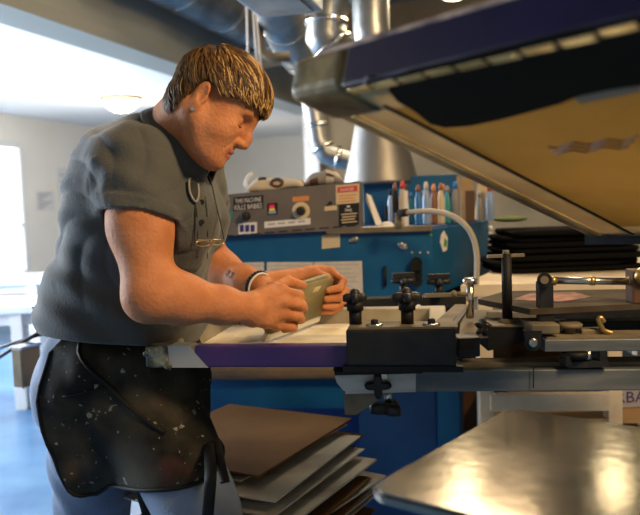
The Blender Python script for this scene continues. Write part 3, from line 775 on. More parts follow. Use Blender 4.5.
# pile of folded black shirts on the bench
sx = P(563, 255, 2.55)
for k in range(7):
    z = BZ+.001+k*.0205; rnd = random.Random(k+20)
    cx_ = sx.x+rnd.uniform(-.012,.012)+.008*k*.3; cy = 2.62+rnd.uniform(-.02,.02); hw = .245-.006*k; hd = .17; ph = rnd.uniform(0,6)
    m = MB()
    def f(u, v, hw=hw, hd=hd, z=z, ph=ph, cx_=cx_, cy=cy):
        a = u*2*math.pi; sq = lambda t: math.copysign(abs(t)**.35, t)
        r_ = [0,1,1.02,1,0][int(round(v*4))]; hh = [0,.001,.009,.0172,.0175][int(round(v*4))]
        wob = 1+.02*math.sin(5*a+ph)
        return Vector((cx_+hw*r_*wob*sq(math.cos(a)), cy+hd*r_*wob*sq(math.sin(a)), z+hh+(.0006*math.sin(3*a+ph) if 0<v<1 else 0)))
    m.grid(f, 48, 5, closed_u=True)
    nm = ['bottom', 'second from bottom', 'third from bottom', 'middle', 'third from top', 'second from top', 'topmost'][k]
    tag(m.build('folded_shirt', K['shirtblack']), 'folded black shirt on the white bench, %s of the pile' % nm, 'shirt', 'pile of folded black shirts')
m = MB(); m.ball(P(512,219,2.62)+Vector((0,.02,.0)), .05, scale=(1.2,1,.22)); tag(m.build('green_cloth', mat('green cloth', (.12,.16,.05), .9)), 'small green cloth lying on the black shirt pile', 'cloth')
# ================================================================ stack of flattened cardboard beneath the dryer belt
ct = P(352, 420, 1.98); ang = math.atan2(.238, .44)
ce = Vector((math.cos(-ang), math.sin(-ang), 0)); cf = Vector((math.sin(ang), math.cos(ang), 0))
zc = ct.z
N = 15
for k in range(N):
    rnd = random.Random(50+k); z = zc-.014*k
    sh_ = .016*k*min(1, .5+k*.04) if k < 9 else .11+rnd.uniform(-.02,.02)
    th = .003 if k % 3 else .005
    cor = Vector((ct.x, ct.y, z)) + ce*(sh_*.9+(rnd.uniform(-.035,.03) if k else 0)) + cf*(-sh_*.75+(rnd.uniform(-.035,.035) if k else 0))
    rt = Matrix.Rotation(R(rnd.uniform(-6.0,6.0) if k else 0), 3, 'Z')
    e_, f_ = rt@ce, rt@cf; L, Wd = .40, .46
    pts = [cor, cor-e_*L, cor-e_*L-f_*Wd, cor-f_*Wd]
    m = MB(); m.poly([pts[3], pts[0], pts[1], pts[2]], th, axis=(0,0,1))
    # slots between flaps of the flattened box
    mid = cor-e_*.02-f_*.3
    pal = k in (1, 2, 4, 6, 7, 9, 11, 13)
    o = m.build('flattened_carton', K['cardedge'] if pal else K['card'])
    lab = 'flattened cardboard carton in the fanned stack, sheet %s' % ''
    pos = ['topmost', 'second from top', 'third from top', 'fourth from top', 'fifth from top', 'sixth from top', 'seventh from top', 'middle', 'seventh from bottom', 'sixth from bottom', 'fifth from bottom', 'fourth from bottom', 'third from bottom', 'second from bottom', 'bottom'][k]
    tag(o, '%s flattened carton in the fanned stack under the dryer, %s' % ('pale printed' if pal else 'brown', pos), 'carton', 'fanned stack of flattened cartons')
zl = zc-.014*(N-1)-.002
bc = Vector((ct.x, ct.y, 0)) - ce*.14 - cf*.30
st = thing('low_stand', Vector((bc.x, bc.y, 0)), 'low dark stand carrying the fanned stack of flattened cartons', 'stand')
Rs = Matrix((ce, cf, Vector((0,0,1)))).transposed()
MB().box(Vector((bc.x, bc.y, zl-.02)), (.34,.36,.03), Rs, bev=.003).build('stand_top', K['brownwood'], st)
for sx_ in (-1,1):
    for sy_ in (-1,1):
        q = bc+ce*.13*sx_+cf*.14*sy_; MB().box((q.x, q.y, (zl-.035)/2), (.05,.05,zl-.035), Rs).build('leg', K['brownwood'], st)

# ================================================================ screen on the press
SU = Vector((math.cos(R(-9)), math.sin(R(-9)), 0)); SV = Vector((-SU.y, SU.x, 0))
SA = P(146, 347, 1.455); SZ1 = 1.0; SZ0 = .961
SA = Vector((SA.x, SA.y, 0)); SWd, SDp, RL = .585, .53, .040
RS_ = Matrix((SU, SV, Vector((0,0,1)))).transposed()
def S(a, b, z): return SA+SU*a+SV*b+Vector((0,0,z))
def sbox(a0, a1, b0, b1, z0, z1, mb=None, mi=0, bev=0): return (mb or MB()).box(S((a0+a1)/2,(b0+b1)/2,(z0+z1)/2), (a1-a0,b1-b0,z1-z0), RS_, mi=mi, bev=bev)
scr = thing('printing_screen', S(SWd/2, SDp/2, SZ0), 'screen printing frame lying flat under the squeegee, purple taped front rail', 'screen')
m = MB(); sbox(0,SWd,0,RL,SZ0,SZ1,m,bev=.004); sbox(0,SWd,SDp-RL,SDp,SZ0,SZ1,m,bev=.004); sbox(0,RL,RL,SDp-RL,SZ0+.0002,SZ1-.0002,m,bev=.003); sbox(SWd-RL,SWd,RL,SDp-RL,SZ0+.0002,SZ1-.0002,m,bev=.003)
m.build('frame', K['screenwood'], scr)
sbox(.006,SWd-.006,.006,SDp-.006,SZ0-.001,SZ0+.0008).build('mesh', K['mesh'], scr)
m = MB()
for (a0,a1,b0,b1) in ((RL,SWd-RL,RL,RL+.035),(RL,SWd-RL,SDp-RL-.05,SDp-RL),(RL,RL+.05,RL+.035,SDp-RL-.05),(SWd-RL-.05,SWd-RL,RL+.035,SDp-RL-.05)): sbox(a0,a1,b0,b1,SZ0+.0008,SZ0+.0016,m)
m.build('inner_tape', K['innertape'], scr)
sbox(.098,SWd-.1,-.0016,RL*.7,SZ0-.0016,SZ1+.0014,bev=.004).build('purple_tape', K['purple'], scr)
m = MB(); q0 = S(.054,-.0010,0)
m.poly([S(.048,-.0012,SZ0-.0015), S(.125,-.0022,SZ0-.0015), S(.088,-.0022,SZ1+.0016), S(.045,-.0012,SZ1+.0016)], .004, axis=SV); sbox(.047,.09,-.0012,RL+.001,SZ1-.001,SZ1+.0015,m)
m.build('silver_tape', mat('silver tape', (.42,.43,.40), .35, .4), scr)
m = MB(); sbox(-.003,.046,-.003,RL+.002,SZ0-.002,SZ1+.002,m,bev=.006)
for k in range(14):
    a = random.uniform(0,.045); m.ball(S(a, -.003, random.uniform(SZ0,SZ1)), random.uniform(.004,.009), scale=(1,.4,.8), n=8)
m.build('wrinkled_corner_tape', mat('wrinkled greenish corner tape', (.05,.055,.035), .3, col2=(.34,.33,.22), scale=28, bump=.5, bscale=40, lo=.45, hi=.6), scr)
m = MB(); sbox(.12,.36,.13,.33,SZ0+.0008,SZ0+.0014,m)
m.build('ink_smear', mat('pale ink residue', (.70,.66,.54), .5, col2=(.58,.52,.40), scale=18, detail=8), scr)

# ================================================================ the press: arm, clamps, knobs
pr = thing('screen_printing_press', Vector((.95, 1.45, 0)), 'grey and black manual screen printing press arm holding the flat screen', 'press')
def star(mb, c, axis, r, h, lobes=4, mi=0):
    """four-lobed hand knob"""
    axis = Vector(axis).normalized(); q = axis.to_track_quat('Z','Y').to_matrix(); c = Vector(c)
    prof = [(0.55,0),(1,.15),(1,.8),(.7,1)]; rings = []; n = 40
    for rr, hh in prof:
        rings.append([mb.bm.verts.new(c+q@Vector((r*rr*(.72+.28*math.cos(lobes*t))*math.cos(t), r*rr*(.72+.28*math.cos(lobes*t))*math.sin(t), h*hh))) for t in [2*math.pi*i/n for i in range(n)]])
    for a, b in zip(rings, rings[1:]):
        for i in range(n):
            f = mb.bm.faces.new((a[i],a[(i+1)%n],b[(i+1)%n],b[i])); f.smooth = True; f.material_index = mi
    mb.bm.faces.new(rings[0][::-1]); mb.bm.faces.new(rings[-1]); return mb
YA = 1.45
# main lower beam
bA, bB = P(408, 378.3, YA+.03), P(690, 376.5, YA+.03); bh = (P(600,366,YA).z-P(600,388,YA).z)
MB().beam(bA, bB, .05, bh, bev=.003).build('arm_beam', K['beamal'], pr)
MB().beam(P(533.5,367,YA-.001),P(533.5,388,YA-.001),.001,.002).build('beam_seam', K['dark'], pr)
MB().beam(P(405,364.5,YA+.06), P(690,361.5,YA+.06), .05, .014, bev=.002).build('beam_top_plate', K['tanmetal'], pr)
# carriage bracket at the beam end
ca = [P(335.5,371,YA-.04), P(415,370,YA-.04)]
m = MB(); m.poly([P(345.5,394,YA-.03), P(415.5,392,YA-.03), P(416,370,YA-.03), P(345,371,YA-.03)], .006, axis=(0,1,0)); m.build('bracket_plate', K['steel'], pr)
m = MB(); m.beam(P(334,369.5,YA-.02), P(420,367.5,YA-.02), .075, .006); m.build('bracket_top', K['dark'], pr)
m = MB(); pts = [P(334.5,370,YA-.025)]
m.poly([P(333,371,YA-.028), P(346,371,YA-.028), P(346,392,YA-.028), P(343,390,YA-.028), P(337,383,YA-.028)], .02, axis=(0,1,0)); m.build('bracket_curve', K['steel'], pr)
m = MB(); m.poly([P(345,415,YA-.02), P(356,415,YA-.02), P(378,400,YA-.02), P(392,392,YA-.02), P(344,393,YA-.02)], .005, axis=(0,1,0)); m.build('gusset', K['tanmetal'], pr)
m = MB(); star(m, P(377.5,384,YA-.034), (0,-1,0), .026, .022); m.build('star_knob', K['black'], pr)
MB().lathe(P(382,377,YA-.034), [(.011,0),(.010,.004)], axis=(0,-1,0)).build('washer', K['chrome'], pr)
m = MB(); m.cyl(P(388,391,YA), P(388,402,YA), .007); m.build('bolt', K['chrome'], pr)
m = MB(); star(m, P(388,414,YA), (0,0,1), .036, .024, 3); m.cyl(P(388,403,YA), P(388,409,YA), .015); m.build('wing_knob', K['black'], pr)
# front screen clamp
zc0, zc1 = P(400,361,1.40).z, P(400,325.5,1.40).z
cl0 = .398
clamp = sbox(cl0,.598,-.022,.050,zc0,zc1,bev=.004).build('screen_clamp', K['black'], pr)
sbox(cl0+.004,.602,-.018,.046,zc1,zc1+.004).build('clamp_lip', K['tanmetal'], clamp)
sbox(.39,.61,-.02,.05,zc0-.012,zc0-.001).build('clamp_base', K['rubber'], pr)
for a, tb in ((.412, 1), (.51, 0)):
    m = MB(); q = S(a, .022, zc1+.002); m.cyl(q, q+Vector((0,0,.03)), .012, n=14); m.cyl(q+Vector((0,0,.028)), q+Vector((0,0,.045)), .016)
    m.build('clamp_stem', K['rubber'], clamp)
    m = MB(); star(m, q+Vector((0,0,.043)), (0,0,1), .023 if tb else .029, .018); m.ball(q+Vector((0,0,.06)), .010)
    m.build('star_knob', K['black'], clamp)
for a in (.45, .555):
    q = S(a, .0, zc1+.004); MB().lathe(q, [(.016,0),(.016,.003),(.012,.004)], n=18).build('washer', K['chrome'], clamp)
    MB().lathe(q+Vector((0,0,.004)), [(.007,0),(.007,.006),(.005,.008)], n=6).build('bolt', K['dark'], clamp)
# right rail of the far clamp with its pale bar
MB().beam(P(437,333,1.50)+Vector((0,0,.0)), P(462,308.5,1.88), .036, .022, bev=.002).build('clamp_side_bar', K['tanmetal'], pr)
MB().beam(P(452,334,1.50), P(470,309,1.90), .012, .03).build('side_bar_edge', K['black'], pr)
# rear clamp: black bar with knobs and a white bracket
MB().beam(P(352,304,2.10), P(470,300,2.10), .05, .035, bev=.003).build('rear_clamp', K['black'], pr)
MB().beam(P(425,295.5,2.0), P(470,294,2.0), .012, .010).build('rear_rod', K['tanmetal'], pr)
m = MB()
for u0,v0,u1,v1 in ((399,305,402.5,316),(417,305,420.5,316),(399,315,420.5,318.5)): 
    c0 = P((u0+u1)/2,(v0+v1)/2,1.93); m.box(c0, ((u1-u0)*1.93/750, .012, (v1-v0)*1.93/750))
m.build('white_bracket', K['white'], pr)
for u, v in ((403.5,280),(439,281)):
    q = P(u, v+13, 2.06); m = MB(); m.cyl(q+Vector((0,0,-.01)), q+Vector((0,0,.03)), .012); star(m, q+Vector((0,0,.026)), (0,0,1), .034, .016); m.box(q+Vector((0,0,.05)), (.06,.02,.012)); m.build('star_knob', K['black'], pr)
# mounting plates, posts, channel
m = MB(); m.poly([P(459,335,1.46), P(488,334,1.46), P(486,311,1.72), P(470,309,1.80), P(462,312,1.76)], .008, axis=(0,0,-1)); m.build('mount_plate', K['tanmetal'], pr)
m = MB(); m.box(P(466,345,1.44), (.045,.05,.038), bev=.003); m.build('side_socket', K['black'], pr)
m = MB(); m.box(P(467,344,1.412), (.028,.004,.022)); m.build('socket_opening', K['dark'], pr)
post_ = MB(); post_.cyl(P(470,318,1.60), P(470,281,1.60), .0085).lathe(P(470,284,1.60), [(.014,0),(.016,.004),(.016,.011),(.011,.014)], n=20).build('clamp_screw', K['chrome'], pr)
MB().cyl(P(453,294,1.60), P(470,293.5,1.60), .0045).ball(P(454,294,1.6), .008, n=10).build('screw_handle', K['tanmetal'], pr)
m = MB(); star(m, P(480,328,1.42), (.5,-.8,.2), .018, .014, 5); m.build('side_knob', K['black'], pr)
r0_, r1_ = P(507.5,322,1.55), P(506.3,254,1.55)
MB().cyl(r0_, r1_, .0105).build('tilt_rod', K['rubber'], pr)
MB().beam(P(487,256.5,1.55), P(524,255,1.55), .012, .006).build('rod_cross_bar', K['tanmetal'], pr)
MB().lathe(P(506,255,1.55), [(.007,0),(.007,.01)], n=6).build('rod_nut', K['tanmetal'], pr)
MB().lathe(r0_+Vector((0,0,-.004)), [(.018,0),(.018,.006),(.012,.012)], n=20).build('rod_collar', K['tanmetal'], pr)
m = MB(); m.beam(P(487,323.5,1.56), P(525,323,1.56), .10, .008); m.build('channel_top', K['tanmetal'], pr)
m = MB(); m.poly([P(488,351,1.51), P(523,342.5,1.51), P(525,327,1.51), P(488,327,1.51)], .09, axis=(0,1,0)); m.build('channel_body', K['rubber'], pr)
# link arm and pivot
m = MB(); m.beam(P(545,322,1.50), P(544.5,281,1.50), .03, .024, up=(0,1,0), bev=.003); m.cyl(P(544.5,280,1.47), P(544.5,280,1.53), .0145); m.build('link_arm', K['black'], pr)
MB().cyl(P(544.5,280,1.465), P(544.5,280,1.472), .008).build('pivot_bolt', K['tanmetal'], pr)
m = MB(); m.beam(P(525,326,1.50), P(553,325.5,1.50), .09, .020, bev=.003); m.build('link_base', K['tanmetal'], pr)
m = MB(); m.poly([P(525,331,1.452), P(526,345,1.452), P(530,351,1.452), P(537,351,1.452), P(541,345,1.452), P(542,331,1.452)], .02, axis=(0,1,0)); m.build('pivot_ear', K['black'], pr)
MB().lathe(P(533,342.5,1.451), [(.0095,0),(.0095,.004),(.006,.006)], axis=(0,-1,0), n=18).build('pivot_pin', K['chrome'], pr)
MB().cyl(P(551,280.5,1.52), P(632,281.5,1.52), .0075).build('tie_rod', K['chrome'], pr)
for u in (553, 592, 630): MB().cyl(P(u-2.5,280.8,1.52), P(u+2.5,281,1.52), .0092, n=12).build('rod_collar', K['brass'], pr)
MB().box(P(636,286,1.52), (.03,.04,.07), bev=.004).build('rod_end_joint', K['brownwood'], pr)
MB().ball(P(643,276,1.50), .018).build('joint_ball', K['brass'], pr)
# upper arm
MB().beam(P(541,343.5,1.47), P(700,342,1.47), .05, (P(600,338,1.47).z-P(600,350,1.47).z), bev=.002).build('upper_arm', K['beamal'], pr)
MB().beam(P(541,335.8,1.49), P(700,334,1.49), .075, .006).build('upper_arm_plate', K['tanmetal'], pr)
MB().beam(P(560,326,1.62), P(700,323,1.62), .04, .022, bev=.002).build('rear_arm', K['black'], pr)
MB().lathe(P(570,333,1.50), [(.012,0),(.011,.010),(.024,.012),(.025,.018),(.019,.022)], n=24).build('thumb_nut', K['tanmetal'], pr)
hk = smooth_pts([P(612,333,1.48), P(604,331,1.48), P(601,326,1.48), P(598,319,1.48), P(601,317,1.48), P(604,322,1.48)])
MB().tube(hk, .005).build('brass_hook', K['brass'], pr)
MB().box(P(590,331,1.5), (.045,.03,.012), bev=.003).build('hook_base', K['tanmetal'], pr)
# foot between the arms
m = MB(); m.cyl(P(575,357,1.46), P(575,351,1.46), .026, n=24); m.build('rubber_foot', K['rubber'], pr)
m = MB(); m.box(P(583,362,1.47), (.082,.05,.012)); m.box(P(599,356,1.47), (.014,.05,.030)); m.box(P(567,360,1.45), (.012,.02,.02)); m.build('foot_bracket', K['black'], pr)
MB().cyl(P(588,359,1.45), P(588,351.5,1.45), .007, n=10).build('bolt', K['chrome'], pr)
# centre column, outside the frame, that carries the arms
cc = P(760, 370, 1.52)
MB().cyl((cc.x, cc.y, 0), (cc.x, cc.y, P(600,325,1.5).z), .07, n=32).build('centre_column', K['black'], pr)
MB().cyl((cc.x, cc.y, P(600,390,1.5).z), (cc.x, cc.y, P(600,326,1.5).z), .17, n=40).build('hub', K['beamal'], pr)
MB().lathe((cc.x, cc.y, 0), [(.36,0),(.36,.02),(.09,.05)], n=32).build('press_foot', K['black'], pr)

# second platen behind, dark with pink ink
zp = P(560,304,1.75).z
def onz(u, v, z): return PZ(u, v, z)
zq = P(470,299,1.9).z
pp = [P(486,303,1.72), P(690,306,1.66), P(690,294,2.0), P(560,288.5,2.08), P(500,291,2.02)]
zpl = 1.045
pp = [PZ(478,299,zpl), PZ(530,309,zpl), PZ(690,301,zpl), PZ(690,288,zpl), PZ(505,291,zpl)]
t = thing('shirt_platen', Vector((pp[0].x+.2, pp[0].y, zpl-.01)), 'dark wooden shirt platen with pink ink residue behind the press posts', 'platen')
m = MB(); m.poly([p-Vector((0,0,.012)) for p in pp], .012, axis=(0,0,1)); m.build('platen_board', K['darkplaten'], t)
m = MB(); m.poly([PZ(512,300,zpl+.0005), PZ(560,302,zpl+.0005), PZ(592,297,zpl+.0005), PZ(575,292.5,zpl+.0005), PZ(530,293.5,zpl+.0005)], .0008, axis=(0,0,1)); m.build('pink_ink', K['pinkink'], t)
m = MB(); m.beam(PZ(487,303.5,zpl-.008), PZ(533,312,zpl-.008), .006, .012).build('metal_edge', K['steel'], t)
MB().beam(P(545,312,1.9), P(690,309,1.8), .05, .03).build('platen_bracket', K['black'], t)
MB().beam(P(566,318,1.88), P(690,316,1.8), .03, .02).build('platen_arm', K['rubber'], t)
MB().beam(P(460,314,2.05), P(700,318,1.85), .04, .02).build('support_bar', K['tanmetal'], t)
# ================================================================ near platen, bottom right
ZP = .94
a_, b_, c_ = PZ(378,487,ZP), PZ(512,410,ZP), PZ(640,424,ZP)
ux = (b_-a_).normalized(); L1 = (b_-a_).length
vy = Vector((ux.y, -ux.x, 0))
def rrect(o, ux, vy, L, W_, r, n=8):
    pts = []
    for (ca, cb_, s) in ((L-r, r, -90), (L-r, W_-r, 0), (r, W_-r, 90), (r, r, 180)):
        for k in range(n+1):
            a = R(s+90*k/n); pts.append(o+ux*(ca+r*math.cos(a))+vy*(cb_+r*math.sin(a)))
    return pts
pt = thing('aluminium_platen', a_+ux*.2+vy*.25-Vector((0,0,.02)), 'bare brushed aluminium platen with rounded corners at the bottom right', 'platen')
m = MB(); m.poly([p-Vector((0,0,.014)) for p in rrect(a_-ux*.014-vy*.012, ux, vy, L1+.028, .57, .030)], .014, axis=(0,0,1))
bmesh.ops.bevel(m.bm, geom=[e for e in m.bm.edges if abs(e.verts[0].co.z-e.verts[1].co.z) < 1e-5 and len(e.link_faces) == 2 and any(abs(f.normal.z) > .9 for f in e.link_faces)], offset=.004, segments=3, affect='EDGES')
o = m.build('platen_plate', K['platen'], pt)
ctr = a_+ux*(L1/2)+vy*.28
MB().beam(ctr-Vector((0,0,.034))-vy*.15, ctr-Vector((0,0,.034))+vy*.45, .06, .038).build('platen_arm', K['beamal'], pt)
MB().cyl(ctr+vy*.40-Vector((0,0,.05)), Vector(((ctr+vy*.40).x, (ctr+vy*.40).y, 0)), .03).build('support_leg', K['black'], pt)

# ================================================================ raised screen, top right
rA, rB = P(291, 97, .86), P(590, 238, 1.30)
e1 = (rB-rA); LA = e1.length; e1.normalize()
g = P(640, 3, .55) - rA; g = (g - e1*g.dot(e1)).normalized(); e2 = g
e3 = e1.cross(e2).normalized()
if e3.z < 0: e3 = -e3                                        # the upper face of the frame
LB = .60; TH_ = .042
def T(a, b, c): return rA + e1*a + e2*b + e3*c
RT = Matrix((e1, e2, e3)).transposed()
def tbox(a0,a1,b0,b1,c0,c1,mb=None,bev=0,mi=0,seg=2): return (mb or MB()).box(T((a0+a1)/2,(b0+b1)/2,(c0+c1)/2),(a1-a0,b1-b0,c1-c0),RT,bev=bev,mi=mi,seg=seg)
rs = thing('raised_printing_screen', T(LA, LB/2, 0), 'large printing screen tilted up at top right, black stencil on its yellow underside', 'screen')
RW_ = .040
m = MB(); tbox(0,LA,0,RW_,0,TH_,m,.008,seg=3); tbox(0,LA,LB-RW_,LB,0,TH_,m,.008,seg=3); tbox(0,RW_,RW_,LB-RW_,0,TH_,m,.006); tbox(LA-RW_,LA,RW_,LB-RW_,0,TH_,m,.006)
m.build('frame', K['goldtape'], rs)
tbox(.072,LA-.078,.086,LB-.078,-.0012,.001).build('mesh', K['yellowmesh'], rs)
m = MB()
for (a0,a1,b0,b1) in ((.03,LA-.03,.040,.088),(.03,LA-.03,LB-.08,LB-.02),(.02,.075,.082,LB-.08),(LA-.08,LA-.02,.082,LB-.08)): tbox(a0,a1,b0,b1,-.0016,.0006,m)
m.build('cream_tape_border', K['creamtape'], rs)
tbox(-.002,.008,.085,LB+.002,-.0035,TH_+.002,bev=.003).build('purple_tape', K['navytape'], rs)
K['amber'] = mat('amber tape highlight', (.85,.62,.26), .22, .4, col2=(.55,.36,.12), scale=20, bump=.3, bscale=30)  # gold highlights of the glossy tape are put into this colour
tbox(-.004,.004,.04,LB,TH_-.002,TH_+.004,bev=.002).build('top_edge_highlight', mat('painted edge highlight', (.55,.40,.30), .25, col2=(.14,.09,.09), scale=26), rs)  # pale strip paints the highlights along the upper rail edge
m = MB()
for k in range(14):
    b0 = .10+k*.035; m.box(T(.012+random.uniform(-.002,.002), b0, -.003), (.012,.031,.004), RT, bev=.0012)
m.build('gold_lit_edge', K['amber'], rs)  # bright dashes paint the gold-lit rail edge beside the purple tape
tbox(.07,LA-.03,.029,.038,-.0035,0,bev=.0015).build('amber_highlight_bead', K['amber'], rs)  # amber strip paints the gold highlight where the taped rail rounds over
tbox(.06,LA-.03,.087,.092,-.0032,-.0012).build('dark_seam', K['rubber'], rs)
m = MB(); tbox(-.004,.075,-.004,.085,-.004,TH_+.004,m,.012,seg=3); m.build('grey_corner_tape', K['greytape'], rs)
# the inked stencil: an irregular rounded shape on the underside
def up(u, v, off=-.0042):
    d = right*(u-320)+upv*(257.5-v)+fwd*FPX; o = T(0,0,off)
    return CAM + d*((o-CAM).dot(e3)/d.dot(e3))
ink = [(389,84),(394,77),(410,70),(450,61),(480,53),(520,43),(560,33),(600,25),(660,12),(700,4),(700,80),(640,86),(610,90),(580,96),(560,104),(530,112),(500,120),(470,126),(445,128),(430,124),(415,112),(398,102),(389,92)]
m = MB(); m.poly([up(*p) for p in ink], .0008, axis=e3); m.build('black_ink', K['ink'], rs)
m = MB(); m.poly([up(u, v, -.003) for u, v in ((573,96),(640,85),(640,92),(600,100),(580,104))], .0004, axis=e3)
m.build('grey_haze_mark', mat('grey emulsion patch', (.20,.19,.15), .5), rs)
m = MB()
for k in range(3):
    pts = [up(548+j*9+k*4, 147+k*3.2-j*.9+2.2*math.sin(j*1.7+k), -.0030) for j in range(11-k)]
    m.tube(smooth_pts(pts,1), .0011, n=6)
m.build('violet_scrawl', mat('dull violet stain', (.15,.10,.085), .5), rs)
m = MB(); m.ball(up(371,77,-.004), .006, scale=(1,1,.3)); m.ball(up(367,83,-.004), .006, scale=(.7,1.4,.3)); m.build('ink_spot', K['navytape'], rs)
# hinge bar carrying the raised screen
hb = T(LA+.0, LB/2, TH_/2)
MB().beam(T(LA+.02,-.01,.02), T(LA+.02,LB+.02,.02), .05, .05).build('hinge_bar', K['black'], rs)
hc_ = T(LA+.05, LB*.75, .0)
MB().beam(hc_, Vector((cc.x, cc.y, P(600,325,1.5).z)), .05, .05).build('lift_arm', K['black'], rs)
# far edge rail of the raised screen runs above the shirts

# ================================================================ squeegee
gn, gt, hn_, ht_ = P(266,342,1.60), P(293,288,1.585), P(321,321,1.87), P(336,275,1.86)
sq = thing('squeegee', gn, 'olive green wooden squeegee gripped in both hands over the screen', 'squeegee')
bl_n, bl_f = gn, hn_
nB = (hn_-gn).cross(gt-gn).normalized()
if nB.y > 0: nB = -nB
m = MB()
def fb(u, v):
    a = gn.lerp(hn_, u); b = gt.lerp(ht_, u); p = a.lerp(b, v)
    return p
pts = [fb(0,.10), fb(1,.10), fb(1,.93), fb(.93,1.0), fb(.07,1.0), fb(0,.92)]
m.poly(pts, .020, axis=-nB); bmesh.ops.bevel(m.bm, geom=m.bm.edges[:], offset=.005, segments=3, affect='EDGES')
for f in m.bm.faces: f.smooth = True
hdl = m.build('handle', K['board'], sq)
m = MB()
for k in range(5): m.tube([fb(.52+.03*k,.74+.02*(k%2))+nB*.0006, fb(.55+.03*k,.86)+nB*.0006], .0011, n=6)
m.build('worn_marks', K['tape'], hdl)
m = MB(); m.poly([fb(.0,-.03)-nB*.004, fb(1,-.03)-nB*.004, fb(1,.12)-nB*.004, fb(0,.12)-nB*.004], .009, axis=-nB); m.build('blade', K['blade'], sq)
# ================================================================ the printer at work
Fv = Vector((.97, -.24, 0)).normalized(); Lv = Vector((-Fv.y, Fv.x, 0)); Zv = Vector((0, 0, 1))
def frame(f, u):            # rotation with columns forward, left, up
    f = Vector(f).normalized(); l = Vector(u).cross(f).normalized(); u = f.cross(l)
    return Matrix((f, l, u)).transposed()
psi, pit = R(7.5), R(36.5)
Fh = Vector((math.cos(psi), -math.sin(psi), 0))
HF = Fh*math.cos(pit) - Zv*math.sin(pit); HU = Fh*math.sin(pit) + Zv*math.cos(pit); HL = HU.cross(HF)
rl = R(-12.5); HL, HU = HL*math.cos(rl)+HU*math.sin(rl), HU*math.cos(rl)-HL*math.sin(rl)
HR = Matrix((HF, HL, HU)).transposed(); HS = .875
HO = P(207, 107.5, 1.47)
def H(x, y, z): return HO + (HF*x + HL*y + HU*z)*HS
def hs(*r): return [k*HS for k in r]

# joints
shR, elR, wrR = P(131,163,1.43), P(151,294,1.36), P(250,309.5,1.455)
shL, elL, wrL = P(193,175,1.735), P(207,264,1.90), P(262,288,1.745)
neckB = P(160,150,1.555)
chestC = P(142,205,1.575); bellyC = P(124,290,1.62); hipC = P(122,365,1.665)
spine = (chestC-hipC).normalized(); TR = frame(Fv, spine)
body = []
# --- torso core (inside the shirt)
body += [el(chestC, (.125,.165,.17), TR), el(bellyC, (.125,.14,.13), TR, .05), el(hipC, (.10,.12,.10), TR, .05)]
body += [rc(neckB, chestC, .06, .10, .05)]
# --- neck and head
body += [rc(neckB, H(-.018,0,-.015), .066, .060, .03)]
body += [el(H(.005,0,.052), hs(.096,.075,.083), HR, .02)]
body += [el(H(.045,0,-.015), hs(.053,.060,.083), HR, .03)]
for s in (-1, 1):
    body += [rc(H(.0,s*.056,-.035), H(.070,s*.020,-.086), .020*HS, .019*HS, .025)]
    body += [el(H(.062,s*.036,-.022), hs(.030,.026,.028), HR, .02)]            # cheek
    body += [rc(H(.060,s*.042,-.040), H(.072,s*.026,-.068), .018*HS, .015*HS, .02)]
body += [el(H(.085,0,-.087), hs(.020,.022,.018), HR, .018)]                    # chin
body += [el(H(.045,0,-.082), hs(.038,.040,.022), HR, .03)]                     # soft under the chin
body += [rc(H(.087,-.034,.034), H(.094,0,.032), .012*HS, .013*HS, .014), rc(H(.087,.034,.034), H(.094,0,.032), .012*HS, .013*HS, .014)]
for s in (-1, 1):
    body += [sub(el(H(.105,s*.032,.014), hs(.021,.020,.013), HR), .012)]
    body += [el(H(.080,s*.032,.010), hs(.0135,.0155,.0125), HR, .004)]         # lowered lids
    body += [sub(rc(H(.0935,s*.018,.0045), H(.088,s*.046,.006), .0011, .0011), .002)]
    body += [rc(H(.086,s*.020,-.006), H(.080,s*.046,-.006), .006*HS, .006*HS, .01)]
body += [rc(H(.097,0,.026), H(.113,0,-.006), .0085*HS, .0105*HS, .012), rc(H(.113,0,-.006), H(.1165,0,-.021), .0105*HS, .0115*HS, .008)]
for s in (-1, 1):
    body += [el(H(.108,s*.012,-.026), hs(.011,.0075,.008), HR, .006)]
    body += [sub(el(H(.110,s*.0075,-.0345), hs(.005,.0038,.004), HR), .002)]
body += [el(H(.086,0,-.050), hs(.016,.028,.020), HR, .015)]                    # mouth mound
body += [rc(H(.088,-.022,-.054), H(.103,0,-.0515), .0042*HS, .0055*HS, .005), rc(H(.088,.022,-.054), H(.103,0,-.0515), .0042*HS, .0055*HS, .005)]
body += [rc(H(.087,-.020,-.0600), H(.1005,0,-.0635), .0045*HS, .0065*HS, .005), rc(H(.087,.020,-.0600), H(.1005,0,-.0635), .0045*HS, .0065*HS, .005)]
body += [sub(rc(H(.086,-.027,-.0580), H(.1075,0,-.0572), .0014, .0016), .003), sub(rc(H(.086,.027,-.0580), H(.1075,0,-.0572), .0014, .0016), .003)]
for s in (-1, 1):   # fold from the nose to the mouth corner
    body += [sub(rc(H(.103,s*.023,-.030), H(.088,s*.034,-.062), .0006, .0004), .005)]
    body += [sub(rc(H(.088,s*.030,-.064), H(.080,s*.030,-.080), .0012, .001), .005)]
for s in (-1, 1):   # ears
    er = frame(HF*.9+HL*s*.35, HU-HF*.28)
    body += [el(H(-.004,s*.078,.004), hs(.018,.0075,.032), er, .006), el(H(.0,s*.076,-.022), hs(.010,.007,.013), er, .008)]
    body += [sub(el(H(.001,s*.0865,.006), hs(.009,.006,.018), er), .004), rc(H(.008,s*.078,-.004), H(.010,s*.077,.004), .005, .004, .004)]
